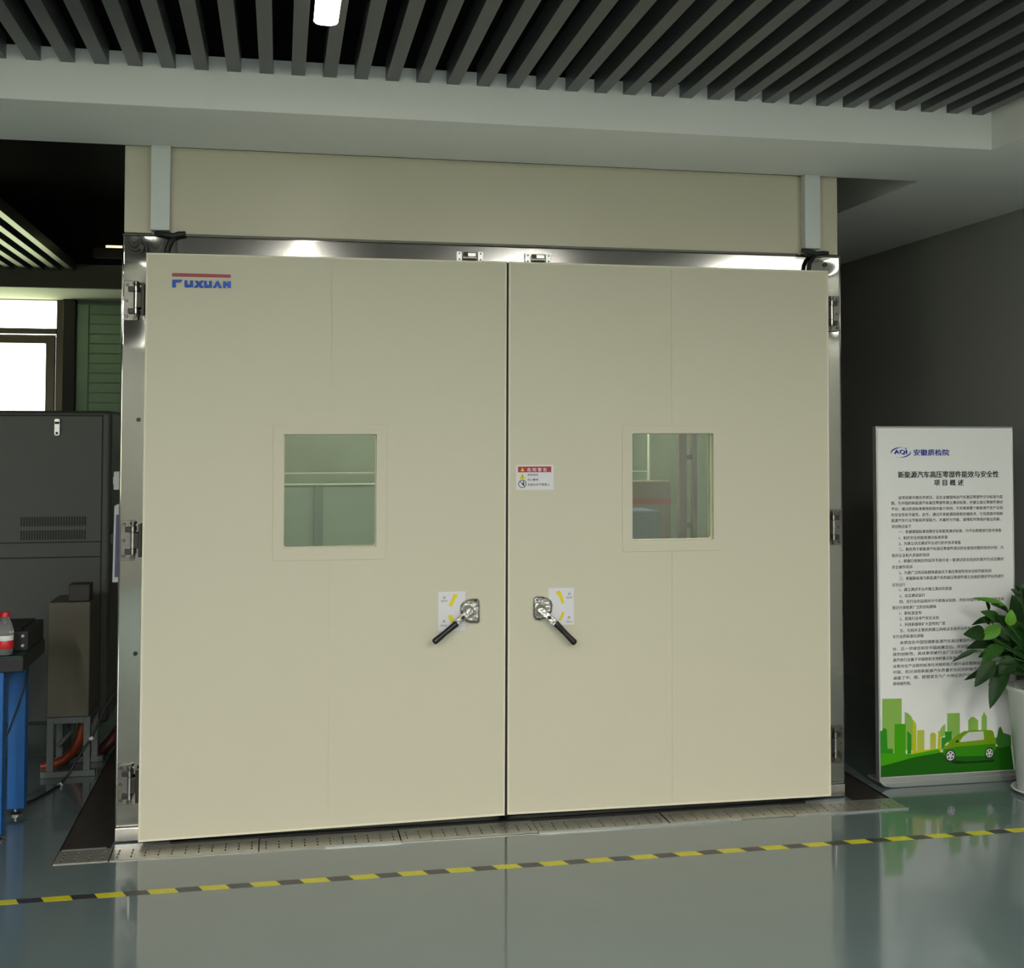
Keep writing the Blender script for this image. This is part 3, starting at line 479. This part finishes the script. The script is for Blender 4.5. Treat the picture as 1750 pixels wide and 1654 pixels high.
# ------------------------------------------------------------------ doors
def bil(q, s, t):              # q = TL, TR, BR, BL ; s to the right, t upwards
    x = (1 - t) * ((1 - s) * q[3][0] + s * q[2][0]) + t * ((1 - s) * q[0][0] + s * q[1][0])
    z = (1 - t) * ((1 - s) * q[3][1] + s * q[2][1]) + t * ((1 - s) * q[0][1] + s * q[1][1])
    return x, z
def door(q, hole, trim, seam, side):
    wdt = q[1][0] - q[0][0]; hgt = q[0][1] - q[3][1]
    sx = lambda x: (x - (q[0][0] + q[3][0]) / 2) / wdt; tz = lambda z: (z - q[3][1]) / hgt
    ss = [0, sx(hole[0]), sx(seam) - .0012, sx(seam) + .0012, sx(hole[2]), 1]; tt = [0, tz(hole[1]), tz(hole[3]), 1]
    mb = MB(); TH = .078
    for i in range(5):
        for j in range(3):
            if j == 1 and 1 <= i <= 3: continue
            y0 = .0022 if i == 2 else 0.0
            c = [bil(q, ss[i], tt[j]), bil(q, ss[i + 1], tt[j]), bil(q, ss[i + 1], tt[j + 1]), bil(q, ss[i], tt[j + 1])]
            vs = [(x, y0, z) for x, z in c] + [(x, TH, z) for x, z in c]
            fs = [(0, 1, 2, 3), (7, 6, 5, 4)]
            if j == 0: fs.append((1, 0, 4, 5))
            if j == 2: fs.append((3, 2, 6, 7))
            if i == 0: fs.append((0, 3, 7, 4))
            if i == 4: fs.append((2, 1, 5, 6))
            if j == 1 and i == 0: fs.append((2, 1, 5, 6))
            if j == 1 and i == 4: fs.append((0, 3, 7, 4))
            if i in (1, 2, 3) and j == 0: fs.append((3, 2, 6, 7))
            if i in (1, 2, 3) and j == 2: fs.append((1, 0, 4, 5))
            if i == 1: fs.append((2, 1, 5, 6))
            if i == 3: fs.append((0, 3, 7, 4))
            mb.add(vs, fs)
    d = mb.build('door', 'cream', chb)
    d['label'] = side + ' door leaf of the chamber, cream coated, with a small window'
    # edge lip
    e = MB(); k = .0075; cc = [q[3], q[2], q[1], q[0]]
    cx = sum(c[0] for c in cc) / 4; cz = sum(c[1] for c in cc) / 4
    inn = [(c[0] + (k if c[0] < cx else -k), c[1] + (k if c[1] < cz else -k)) for c in cc]
    out = [(c[0] + (-.0006 if c[0] < cx else .0006), c[1] + (-.0006 if c[1] < cz else .0006)) for c in cc]
    e.ring(out, inn, -.0022, .0795); e.build('edge_trim', 'creamedge', d, bevel=.0018)
    # window
    w_ = MB(); w_.ring(rrect(*trim, .013), rrect(hole[0] + .001, hole[1] + .001, hole[2] - .001, hole[3] - .001, .004), -.0035, .001); w_.build('window_trim', 'cream', d, bevel=.0012)
    w_ = MB(); w_.ring(rrect(hole[0] + .0005, hole[1] + .0005, hole[2] - .0005, hole[3] - .0005, .004), rrect(hole[0] + .004, hole[1] + .006, hole[2] - .004, hole[3] - .004, .012), .026, .03); w_.build('glass_bead', 'creamedge', d)
    g = MB(); g.box(hole[0] + .001, .0305, hole[1] + .001, hole[2] - .001, .0345, hole[3] - .001); g.build('glass_pane', 'glass', d)
    return d
dl = door(D['doorL'], D['holeL'], D['trimL'], D['seamL'], 'left')
dr = door(D['doorR'], D['holeR'], D['trimR'], D['seamR'], 'right')

def handle(d, plate, lever, grip, stick, arrows, lbl, sx):
    c = MB(); x0, z0, x1, z1 = stick; c.box(x0, -.0007, z0, x1, -.0002, z1, 0)
    for a in arrows: c.prism(a, -.0012, -.0007, 1)
    for (x, z), wd, h, tx in ((lbl[0], .012, .012, '开'), (lbl[1], .026, .010, 'open'), (lbl[2], .012, .012, '关'), (lbl[3], .026, .010, 'close')):
        text(c, tx, x - wd / 2, z - h / 2, x + wd / 2, z + h / 2, -.0009, 2, bold=.01)
    c.build('handle_sticker', ['print', 'yellow', 'inkgrey'], d)['label'] = 'white sticker with yellow open and close arrows behind the handle'
    n = len(plate); cx = sum(p[0] for p in plate) / n; cz = sum(p[1] for p in plate) / n
    c = MB(); lv = [(1.0, -.0005), (1.0, -.007), (.96, -.011), (.84, -.0135), (.80, -.010)]
    vs = []
    for s, y in lv: vs += [(cx + (x - cx) * s, y, cz + (z - cz) * s) for x, z in plate]
    fs = [(i * n + k, i * n + (k + 1) % n, (i + 1) * n + (k + 1) % n, (i + 1) * n + k) for i in range(len(lv) - 1) for k in range(n)] + [tuple(range((len(lv) - 1) * n, len(lv) * n))]
    c.add(vs, fs); c.build('handle_plate', 'chrome', d, smooth=50)
    px, pz = lever[0]; c = MB(); c.lathe([(.024, 0), (.024, .012), (.019, .026), (.012, .030)], (0, 0, 0), 20)
    c.v = [(px + v[0], -.010 - v[2], pz + v[1]) for v in c.v]; c.build('handle_boss', 'chrome', d, smooth=50)
    for k in range(4):
        a = PI / 4 + k * PI / 2; qx = cx + .030 * math.cos(a); qz = cz + .044 * math.sin(a)
        c = MB(); c.tube([(qx, -.0095, qz), (qx, -.0145, qz)], [.006, .0045], 10); c.build('screw', 'steel', d, smooth=40)
    (ax, az), (bx, bz) = lever; dv = Vector((bx - ax, 0, bz - az)).normalized(); nv = Vector((-dv.z, 0, dv.x)) * .013
    A = Vector((ax, -.036, az)) - dv * .012; B = Vector((bx, -.050, bz)) + dv * .006
    ye = Vector((0, .006, 0))
    c = MB(); c.hexa([A - nv + ye, B - nv + ye, B + nv + ye, A + nv + ye, A - nv - ye, B - nv - ye, B + nv - ye, A + nv - ye]); c.build('handle_lever', 'chrome', d, bevel=.003)
    c = MB(); mp = A * .45 + B * .55; c.tube([mp + Vector((0, -.004, 0)), mp + Vector((0, -.011, 0))], .0075, 12); c.build('lever_bolt', 'darkm', d, smooth=40)
    G0 = Vector((grip[0][0], -.050, grip[0][1])); G1 = Vector((grip[1][0], -.062, grip[1][1]))
    c = MB(); fr = [0, .04, .12, .5, .85, .93, .98, 1.0]; rr = [.0115, .0140, .0128, .0112, .0128, .0130, .0105, .006]
    c.tube([G0.lerp(G1, f) for f in fr], rr, 16); c.build('handle_grip', 'grip', d, smooth=60)
handle(dl, D['plateL'], D['leverL'], D['gripL'], D['stickL'], D['arrL'], D['lblL'], -1)
handle(dr, D['plateR'], D['leverR'], D['gripR'], D['stickR'], D['arrR'], D['lblR'], 1)

# warning label on the right door
c = MB(); x0, z0, x1, z1 = D['warn']; c.box(x0, -.0007, z0, x1, -.0002, z1, 0)
a = D['warnred']; c.box(a[0], -.0011, a[1], a[2], -.0007, a[3], 1)
c.prism(D['warncap'], -.0014, -.0011, 2); c.prism(D['warntri'], -.0011, -.0007, 2)
(t0x, t0z), _, (t1x, t1z) = [D['warntri'][i] for i in (0, 1, 2)]
c.box(t0x - .0012, -.0013, t1z + .007, t0x + .0012, -.0011, t0z - .005, 3); c.box(t0x - .0012, -.0013, t1z + .003, t0x + .0012, -.0011, t1z + .0055, 3)
(cx, cz), (ex_, _) = D['warncirc']; rr = ex_ - cx
c.ring(ellipse(cx, cz, rr, rr), ellipse(cx, cz, rr * .82, rr * .82), -.0011, -.0007, 4)
c.prism([(cx - rr * .62, cz + rr * .5), (cx - rr * .5, cz + rr * .62), (cx + rr * .62, cz - rr * .5), (cx + rr * .5, cz - rr * .62)], -.0013, -.0011, 4)
c.prism(ellipse(cx + rr * .25, cz + rr * .45, rr * .2, rr * .2, 10), -.0010, -.0007, 3); c.prism([(cx - rr * .1, cz + rr * .2), (cx + rr * .5, cz + rr * .25), (cx + rr * .45, cz - rr * .5), (cx, cz - rr * .35)], -.0010, -.0007, 3)
for k, (tx, mi) in enumerate((('危 险 警 告', 0), ('危险电压', 3), ('当心触电', 3), ('未经允许不得进入', 3))):
    (ax, az), (bx, bz) = D['warntx'][k]; text(c, tx, ax, bz, bx, az, -.0016 if k == 0 else -.0009, mi, bold=.015, res=2)
c.build('warning_label', ['print', 'red', 'yellow', 'ink', 'darkm'], dr)['label'] = 'white warning label with red heading, yellow triangle and no-entry sign'
# maker's lettering on the left door
c = MB(); a = D['logobar']; c.prism(rrect(a[0], a[1], a[2], a[3], .004, 3), -.005, 0, 0)
for q in D['logo']: c.prism(q, -.006, 0, 1)
c.build('raised_lettering', ['logored', 'logoblue'], dl, bevel=.0008)['label'] = 'raised blue letters under a red bar'

# objects added inside to stand in for the shapes in the right window
rk = thing('stand_in_rack', 'brown upright rack added behind the right door window', 'rack', (1.1, 1.0, .04))
b = MB(); b.box(1.053, 1.0, .0405, 1.092, 1.04, 2.2); b.build('post', 'rack', rk)
b = MB(); b.box(1.124, 1.0, .0405, 1.146, 1.04, 2.2); b.build('post', 'rack', rk)
for z in (1.445, 1.105): b = MB(); b.box(1.092, 1.01, z, 1.124, 1.03, z + .022); b.build('crossbar', 'rack', rk)
pb = thing('stand_in_panel', 'pale upright panel added behind the brown rack inside the chamber', 'panel', (1.0, 1.3, .04))
b = MB(); b.box(.985, 1.27, .0405, 1.30, 1.29, 2.1); b.build('sheet', 'board2', pb, bevel=.003)
b = MB(); b.box(.975, 1.262, .0405, .985, 1.298, 2.1); b.build('edge_strip', 'rail', pb)
bx_ = thing('carton', 'tan carton added upright behind the right door window', 'carton', (.95, 1.17, .04))
b = MB(); b.box(.80, 1.10, .0405, 1.04, 1.24, 1.335); b.build('carton_body', 'carton', bx_, bevel=.006)
b = MB(); b.box(.80, 1.0985, 1.22, 1.04, 1.1002, 1.245); b.build('carton_tape', 'labr', bx_)
cr = thing('crate', 'blue plastic crate added low behind the right door window', 'crate', (.78, .9, .04))
b = MB(); b.box(.66, .80, .0405, .890, 1.08, 1.204); b.build('crate_body', 'crate', cr, bevel=.01)
for z in (1.11, 1.16): b = MB(); b.box(.655, .792, z, .894, .80, z + .018); b.build('crate_rib', 'crate', cr)

# ------------------------------------------------------------------ display board
BX0, BZ0, BX1, BZ1 = 1.717, .032, 2.398, 1.606; BY = D['boardY']
bd = thing('display_board', 'white freestanding display board with Chinese text and a green city print', 'display board', ((BX0 + BX1) / 2, BY, 0))
b = MB(); b.box(BX0 + .004, BY, BZ0, BX1 - .004, BY + .022, BZ1 - .004); panel = b.build('panel', 'board', bd)
b = MB(); b.ring([(BX0, BZ0 - .006), (BX1, BZ0 - .006), (BX1, BZ1), (BX0, BZ1)], [(BX0 + .007, BZ0 + .012), (BX1 - .007, BZ0 + .012), (BX1 - .007, BZ1 - .008), (BX0 + .007, BZ1 - .008)], BY - .006, BY + .03); b.build('frame', 'alu', bd, bevel=.0025)
b = MB(); pts = [(BX0 + .002, BZ0 - .005), (BX0 + .006, .018), (BX0 + .02, .008), (BX0 + .05, .002), (BX0 + .09, .001), (BX1 - .05, .001), (BX1 - .01, .006), (BX1 - .002, BZ0 - .005)]
b.prism(pts, BY - .02, BY + .12); b.build('foot', 'alu', bd, bevel=.003)
c = MB(); y = BY - .0012
for k, q in D['city']:
    y -= .00006
    q = [(min(max(x, BX0 + .0085), BX1 - .0085), max(z, BZ0 + .014)) for x, z in q]
    n = len(q); ar = sum(q[i][0] * q[(i + 1) % n][1] - q[(i + 1) % n][0] * q[i][1] for i in range(n))
    if ar < 0: q = q[::-1]
    c.add([(x, y, z) for x, z in q], [tuple(range(n))], 'abcyzghklmw'.index(k))
y -= .0001
for (wx, wz), r in D['wheels']:
    disc = lambda px, pz, rr, yy, mi: c.add([(x, yy, z) for x, z in ellipse(px, pz, rr * .92, rr, 20)], [tuple(range(20))], mi)
    disc(wx, wz, r, y, 11); disc(wx, wz, r * .78, y - .00005, 12)
    for k in range(5):
        a = 2 * PI * k / 5 + .3; disc(wx + r * .46 * math.cos(a), wz + r * .46 * math.sin(a), r * .17, y - .0001, 11)
c.build('city_print', ['pa', 'pb', 'pc', 'py', 'pz', 'pg', 'ph', 'pk', 'pl', 'pm', 'pw', 'tyre', 'rim'], panel)['label'] = 'green and yellow skyline print with a green car'
c = MB(); A = D['aqi']; (cx, cz) = A['c']; ea = A['e'][0] - cx; eb = A['t'][1] - cz
def arc(t0, t1, n=18):
    po = []; pi_ = []
    for i in range(n + 1):
        f = i / n; t = math.radians(t0 + (t1 - t0) * f); th = .14 * math.sin(PI * min(1, f * 1.2 + .0)) + .02
        po.append((cx + ea * math.cos(t), cz + eb * math.sin(t))); pi_.append((cx + ea * (1 - th) * math.cos(t), cz + eb * (1 - th * 1.3) * math.sin(t)))
    n2 = len(po); c.add([(x, BY - .0012, z) for x, z in po + pi_], [(i, i + 1, n2 + i + 1, n2 + i) for i in range(n2 - 1)], 0)
arc(195, 62); arc(15, -122)
(ax, az), (bx, bz) = A['tx']; text(c, 'AQI', ax, bz - .002, bx, az + .0005, BY - .0012, 0, bold=.055, res=2)
(ax, az) = A['dot']; c.add([(x, BY - .0014, z) for x, z in ellipse(ax, az, .0035, .0035, 12)], [tuple(range(12))], 1)
(ax, az), (bx, bz) = A['cn']; text(c, '安徽质检院', ax, bz, bx, az, BY - .0012, 0, bold=.022, res=2)
c.build('logo_print', ['aqiblue', 'red'], panel)['label'] = 'blue institute emblem and name'
c = MB()
for (a, b_), tx in zip(D['title'], ('新能源汽车高压零部件能效与安全性', '项 目 概 述')): text(c, tx, a[0], b_[1], b_[0], a[1], BY - .0012, 0, bold=.022, res=2)
c.build('heading_print', 'ink', panel)
rows = [(2, '该项目是中德合作项目，旨在以德国电动汽车高压零部件交付标准为蓝'), (0, '图，为中国的新能源汽车高压零部件建立测试标准，并建立高压零部件测试'), (0, '平台；通过促进标准使用和相关能力培训，它将提高整个新能源汽车产业链'),
 (0, '的安全性和节能性。此外，通过开发能源回收和存储技术，它将提高中国新'), (0, '能源汽车行业节能和环保能力，并最终为节能、减排和环境保护做出贡献。'), (0, '项目特点如下'),
 (2, '一、依据德国标准创建安全和能效测试标准，为平台搭建进行技术准备'), (2, '1、制定安全和能效测试标准草案'), (2, '2、为建立试点测试平台进行初步技术准备'), (2, '二、制定用于新能源汽车高压零部件测试的全套而完整的培训计划，为'), (0, '相关企业和人员组织培训'),
 (2, '1、根据已经制定的指导手册开发一套测试安全培训方案并为试点测试'), (0, '安全操作培训'), (2, '2、为更广泛的目标群体提高关于高压零部件的安全和节能培训'), (2, '三、根据新标准为新能源汽车的高压零部件建立全面的测试平台并进行'), (0, '试点运行'),
 (2, '1、建立测试平台并建立测试实验室'), (2, '2、试点测试运行'), (2, '四、在行业利益相关方中提高认知度，并在中国传播平台建设的信息'), (0, '知识分享给更广泛的目标群体'), (2, '1、新标准宣布'), (2, '2、提高行业电气安全认知'), (2, '3、利用新媒体扩大宣传的广度'),
 (2, '五、与相关主管机构建立网络以支持平台的发展'), (0, '车行业的标准化进程'), (2, '本项目在中国创建新能源汽车高压零部件的测'), (0, '台，这一领域目前在中国尚属空白。项目目标是建'), (0, '度的创新性，其成果将被行业广泛运用。能效标'), (0, '源汽车行业属于中国政府支持的重点发展'),
 (0, '以推动全产业链的标准化进程和能力提升以及整体指标，'), (0, '中国，将对消除新能源汽车质量安全起到积极作用'), (0, '涵盖了中、德、欧盟甚至为广大地区的产业部门'), (0, '跨地域作用。')]
ends = {0: 1714, 1: 1714, 2: 1714, 3: 1714, 4: 1710, 5: 1556, 6: 1711, 7: 1618, 8: 1640.5, 9: 1714, 10: 1586, 11: 1714, 12: 1557, 13: 1692, 14: 1714, 15: 1545, 16: 1624, 17: 1578, 18: 1714, 19: 1597, 20: 1572, 21: 1601, 22: 1612, 23: 1662, 24: 1575, 25: 1668, 26: 1672, 27: 1668, 28: 1630, 29: 1680, 30: 1672, 31: 1668, 32: 1553}
c = MB(); RX0 = D['rows'][0][0]; RX1 = D['rowR']; unit = (RX1 - RX0) / (1714 - 1523)
for k, (ind, tx) in enumerate(rows):
    z = D['rows'][k][1]; x0 = RX0 + (12 * unit if ind else 0); x1 = RX0 + (ends[k] - 1523) * unit
    text(c, tx, x0, z - .0078, x1, z + .0078, BY - .0012, 0, bold=.012)
c.build('body_print', 'inkgrey', panel)

# ------------------------------------------------------------------ potted plant
PX, PY = 2.395, -.02
pp = thing('potted_plant', 'bushy green leafy plant in a tall white pot beside the display board', 'potted plant', (PX, PY, 0))
b = MB(); b.lathe([(.10, 0.0), (.125, .004), (.142, .018), (.138, .022), (.12, .010), (.10, .009)], (PX, PY, 0), 36); b.build('saucer', 'pot', pp, smooth=50)
b = MB(); b.lathe([(.112, .010), (.116, .014), (.150, .440), (.156, .445), (.157, .462), (.150, .464), (.143, .440), (.141, .425)], (PX, PY, 0), 40); b.build('pot', 'pot', pp, smooth=50)
b = MB(); b.lathe([(.140, .418), (.141, .424), (.09, .432), (.01, .434)], (PX, PY, 0), 24); b.build('soil', 'soil', pp)
def leaf(A, B, wd, rnd):
    A = Vector(A); B = Vector(B); ax = B - A; L = ax.length; t = ax.normalized()
    up = Vector((0, -.85, .5)); sd = t.cross(up)
    if sd.length < .2: sd = t.cross(Vector((0, -1, 0)))
    sd.normalize(); nm = sd.cross(t).normalized()
    rot = Matrix.Rotation(rnd.uniform(-.5, .5), 3, t); sd = rot @ sd; nm = rot @ nm
    if nm.y > 0: nm = -nm
    mb = MB(); N = 9; droop = rnd.uniform(.04, .12) * L
    for i in range(N + 1):
        f = i / N; w_ = wd * .64 * (math.sin(PI * min(1, f ** .8)) ** .75) * (1 - .25 * f) * 1.12
        if i == N: w_ = .0004
        if i == 0: w_ = .002
        c0 = A + ax * f + nm * (droop * 4 * f * (1 - f) * .6) + Vector((0, 0, -droop * f * f))
        fold = w_ * .28
        for k, q in enumerate((-1, -.5, 0, .5, 1)): mb.v.append(tuple(c0 + sd * w_ * q + nm * (fold * (abs(q)) + (.0012 if abs(q) == .5 else 0))))
    for i in range(N):
        for k in range(4): a = i * 5 + k; mb.f.append((a, a + 1, a + 6, a + 5)); mb.m.append(0)
    return mb
rnd = random.Random(11); st = MB(); core = Vector((PX, PY, .43))
def add_leaf(A, B, w_, kd):
    leaf(A, B, w_, rnd).build('leaf', 'leaf' + kd, pp, smooth=True)
    A = Vector(A); mid = core.lerp(A, .55) + Vector((0, 0, .05)); st.tube([core + Vector((rnd.uniform(-.06, .06), rnd.uniform(-.06, .06), -.005)), mid, A], .0032, 6)
for A, B, w_, kd in D['leaves']: add_leaf(A, B, w_, kd)
for k in range(70):
    a = rnd.uniform(0, 2 * PI); el = rnd.uniform(-.35, 1.25); rr = rnd.uniform(.13, .22)
    dirv = Vector((math.cos(a) * math.cos(el), math.sin(a) * math.cos(el), math.sin(el)))
    if dirv.x < -.35 and k < 52: dirv.x *= -1
    if k >= 52: rr *= .62
    cc = Vector((PX + .01, PY - .01, .63)); A = cc + dirv * rr * .55; B = cc + dirv * (rr + rnd.uniform(.07, .15))
    B.y = min(B.y, BY - .03); A.y = min(A.y, BY - .05); B.z = max(B.z, .40)
    if B.x > XR - .04: B.x = XR - .05
    add_leaf(A, B, rnd.uniform(.055, .085), rnd.choice('dddmmd'))
for k in range(30):
    a = rnd.uniform(.72 * PI, 1.5 * PI); el = rnd.uniform(-.5, .9); rr = rnd.uniform(.09, .15)
    dirv = Vector((math.cos(a) * math.cos(el), math.sin(a) * math.cos(el) * .7, math.sin(el)))
    cc = Vector((PX - .02, PY - .02, .60)); A = cc + dirv * rr * .45; B = cc + dirv * (rr + rnd.uniform(.05, .10))
    B.y = min(B.y, BY - .04); A.y = min(A.y, BY - .06); B.z = max(B.z, .44)
    add_leaf(A, B, rnd.uniform(.06, .085), rnd.choice('dddddm'))
st.build('stems', 'leafm', pp, smooth=True)

# ------------------------------------------------------------------ left side: grey cabinet
cb = thing('grey_cabinet', 'tall grey metal equipment cabinet behind the blue workbench', 'cabinet', (-2.6, 1.8, 0))
CX_, CR, CYF = -3.55, -1.712, 1.50
b = MB(); b.box(CX_, CYF + .012, .157, CR, 2.25, 1.686); b.build('body', 'cab', cb, bevel=.022, seg=4)
b = MB(); b.box(CX_ + .05, CYF + .006, 1.045, -1.756, CYF + .016, 1.660); dd = b.build('door', 'cab', cb, bevel=.002)
b = MB(); b.box(CX_ + .045, CYF + .010, .172, -1.751, CYF + .0125, 1.665); b.build('door_joint', 'cabd', cb)
b = MB(); b.box(CX_ + .05, CYF + .006, .972, -1.756, CYF + .016, 1.042); b.build('middle_rail', 'cab', cb, bevel=.002)
b = MB(); b.box(CX_ + .05, CYF + .006, .18, -1.756, CYF + .016, .968); b.build('door', 'cab', cb, bevel=.002)
b = MB(); b.prism(rrect(-1.979, 1.562, -1.950, 1.648, .008, 3), CYF - .012, CYF + .006); b.build('lock', 'alu', dd, bevel=.003)
b = MB(); b.box(-1.975, CYF - .0135, 1.62, -1.954, CYF - .012, 1.632); b.build('lock_slot', 'cabd', dd)
b = MB(); b.box(-1.970, CYF - .0135, 1.57, -1.959, CYF - .012, 1.582); b.build('keyhole', 'cabd', dd)
for zb in (1.123, 1.057):
    b = MB()
    for i in range(25):
        x = -2.127 + i * .0122; b.box(x, CYF + .0030, zb, x + .0072, CYF + .0058, zb + .045)
    tag(b.build('vent', 'cabd', dd), kind='stuff')
for x in (-2.45, -3.3, -1.80):
    b = MB(); b.tube([(x, 1.60, .0355), (x + .03, 1.60, .0355)], .035, 14); ct = b.build('caster', 'rubber', cb, smooth=40)
    b = MB(); b.box(x - .005, 1.585, .05, x + .035, 1.62, .157); b.build('caster_fork', 'steelb', ct)
# beige box on its stand
sd = thing('metal_stand', 'low pale metal stand on the floor under the beige box', 'stand', (-1.83, 1.25, 0))
SX0, SX1, SY0, SY1 = -1.931, -1.742, 1.13, 1.42
for x in (SX0, SX1 - .03):
    for y in (SY0, SY1 - .03):
        b = MB(); b.box(x, y, .028, x + .03, y + .03, .272); b.build('leg', 'stand', sd, bevel=.002)
b = MB(); b.box(SX0 + .03, SY0 + .001, .244, SX1 - .03, SY0 + .028, .272); b.build('rail', 'stand', sd, bevel=.002)
b = MB(); b.box(SX0 + .03, SY1 - .028, .244, SX1 - .03, SY1 - .001, .272); b.build('rail', 'stand', sd, bevel=.002)
for x in (SX0 + .001, SX1 - .028): b = MB(); b.box(x, SY0 + .03, .244, x + .027, SY1 - .03, .272); b.build('rail', 'stand', sd, bevel=.002)
for y in (SY0 - .002, SY1 - .03): b = MB(); b.box(-1.957, y, .001, -1.718, y + .034, .028); b.build('base_rail', 'stand', sd, bevel=.002)
b = MB(); b.tube([(SX0 + .02, SY0 + .2, .10), (SX0 + .085, SY0 + .2, .17), (SX0 + .085, SY0 + .2, .244)], .011, 8); b.build('brace', 'stand', sd)
bb = thing('beige_box', 'narrow upright beige sheet metal box standing on the pale stand', 'box', (-1.83, 1.3, .273))
b = MB(); b.box(-1.932, 1.128, .2735, -1.749, 1.43, .797); b.build('body', 'beige', bb, bevel=.004)
b = MB(); b.box(-1.850, 1.16, .797, -1.757, 1.27, .874); b.build('top_block', 'brown', bb, bevel=.004)
b = MB(); b.tube(D['hose'], .021, 12); tag(b.build('orange_hose', 'orange', smooth=60), 'thick orange hose curving down inside the pale metal stand', 'hose')
b = MB(); b.tube(D['hose2'], .028, 12); tag(b.build('red_hose', 'redh', smooth=60), 'dark red hose on the floor beside the chamber, right of the stand', 'hose')
b = MB(); b.tube(D['cable'], .0055, 8); tag(b.build('floor_cable', 'rubber', smooth=60), 'black cable trailing over the floor from the bench past the stand', 'cable')
for k, i in enumerate((3, 7)):
    p = D['cable'][i]; b = MB(); b.tube([Vector(p) + Vector((-.007, 0, -.004)), Vector(p) + Vector((.008, 0, .005))], .0085, 8)
    tag(b.build('cable_tie', 'labw', smooth=60), ('white tie on the black cable, on the floor' if k == 0 else 'white tie on the black cable, at the stand leg'), 'cable tie')

# workbench
wk = thing('workbench', 'blue legged workbench with a dark top at the left edge', 'workbench', (-2.7, .4, 0))
BXR, BYN, BYF, BT = -1.862, .18, .64, .712
b = MB(); b.box(-3.6, BYN, .650, BXR, BYF, .706); b.build('tabletop', 'bench', wk, bevel=.004)
b = MB(); b.box(-3.6, BYN + .004, .706, BXR - .004, BYF - .004, BT); b.build('top_mat', 'benchtop', wk)
for x, y in ((-1.985, BYN + .012), (-1.985, BYF - .10), (-3.5, BYN + .012), (-3.5, BYF - .10)):
    b = MB(); b.box(x, y, .03, x + .068 if y > .3 else x + .05, y + .07, .649); lg = b.build('leg', 'blue', wk, bevel=.004)
    b = MB(); b.tube([(x + .03, y + .035, .012), (x + .03, y + .035, .03)], .010, 10); b.lathe([(.030, 0.001), (.030, .006), (.014, .014)], (x + .03, y + .035, 0), 16); b.build('levelling_foot', 'steelb', lg, smooth=40)
b = MB(); b.box(-3.45, BYN + .02, .60, -1.99, BYN + .05, .649); b.build('apron', 'blue', wk)
b = MB(); b.box(-2.03, BYN - .003, .655, -1.978, BYN, .700); b.build('tag', 'paper', wk)
b = MB(); b.tube(D['benchcable'], .004, 8); tag(b.build('hanging_cable', 'rubber', smooth=60), 'thin black cable hanging from the workbench end', 'cable')
dv = thing('bench_instrument', 'black boxy instrument on the workbench behind the bottle', 'instrument', (-2.1, .45, BT))
b = MB(); b.box(-2.30, .30, BT + .001, -1.868, .64, BT + .078); b.build('body', 'device', dv, bevel=.004)
b = MB(); b.box(-2.29, .33, BT + .078, -1.90, .64, BT + .083); b.build('lid', 'device', dv, bevel=.002)
for z in (.060, .022):
    b = MB(); b.tube([(-1.887, .3, BT + z), (-1.887, .293, BT + z)], .006, 10); b.build('screw', 'alu', dv, smooth=40)
# bottle
BXc, BYc = -1.938, .216
bt = thing('drink_bottle', 'clear plastic drink bottle with red cap and red label on the workbench', 'bottle', (BXc, BYc, BT))
H = .192
b = MB(); b.lathe([(.020, .0009), (.029, .0035), (.0315, .0122), (.030, .0244), (.0315, .0313), (.0315, .0740), (.030, .0800), (.0318, .0870), (.0315, .0974), (.027, .1175), (.018, .1375), (.0128, .1462), (.0128, .1531)], (BXc, BYc, BT), 28); b.build('bottle_body', 'pet', bt, smooth=50)
b = MB(); b.lathe([(.010, .1479), (.0175, .1488), (.0178, .1636), (.0165, .1662), (.002, .1670)], (BXc, BYc, BT), 24); b.build('cap', 'cap', bt, smooth=40)
b = MB(); b.lathe([(.0322, .0278), (.0325, .0287), (.0325, .0574), (.0322, .0579)], (BXc, BYc, BT), 28); b.build('label_band', 'labr', bt, smooth=40)['label'] = 'red lower label band'
b = MB(); b.lathe([(.0322, .0583), (.0325, .0587), (.0325, .0766), (.0322, .0774)], (BXc, BYc, BT), 28); b.build('label_band', 'labw', bt, smooth=40)['label'] = 'white upper label band'
b = MB(); b.lathe([(.018, .0026), (.0285, .0052), (.0295, .0122), (.0285, .0244), (.0285, .0270)], (BXc, BYc, BT), 24); b.build('drink', 'cola', bt, smooth=40)
# socket box and notice on the chamber side
o = MB(); o.box(-1.553, .30, 1.345, -1.497, .36, 1.418); o.prism([(-1.557, 1.372), (-1.553, 1.352), (-1.553, 1.40), (-1.557, 1.395)], .31, .35)
tag(o.build('socket_box', 'paper', bevel=.004), 'small white box on the left side of the chamber', 'socket box')
nt_ = thing('notice_holder', 'blue and white notice hanging on the left side of the chamber', 'notice', (-1.53, .3, .97))
o = MB(); o.prism([(-1.553, .975), (-1.497, .975), (-1.497, 1.300), (-1.525, 1.292), (-1.549, 1.280)], .30, .306); o.build('sheet', 'paper', nt_)
o = MB(); o.prism([(-1.545, .995), (-1.497, .995), (-1.497, 1.245), (-1.542, 1.245)], .2985, .2998); o.build('printed_area', 'bluep', nt_)
o = MB(); o.box(-1.562, .31, 1.130, -1.497, .34, 1.165); o.build('clip', 'rubber', nt_)
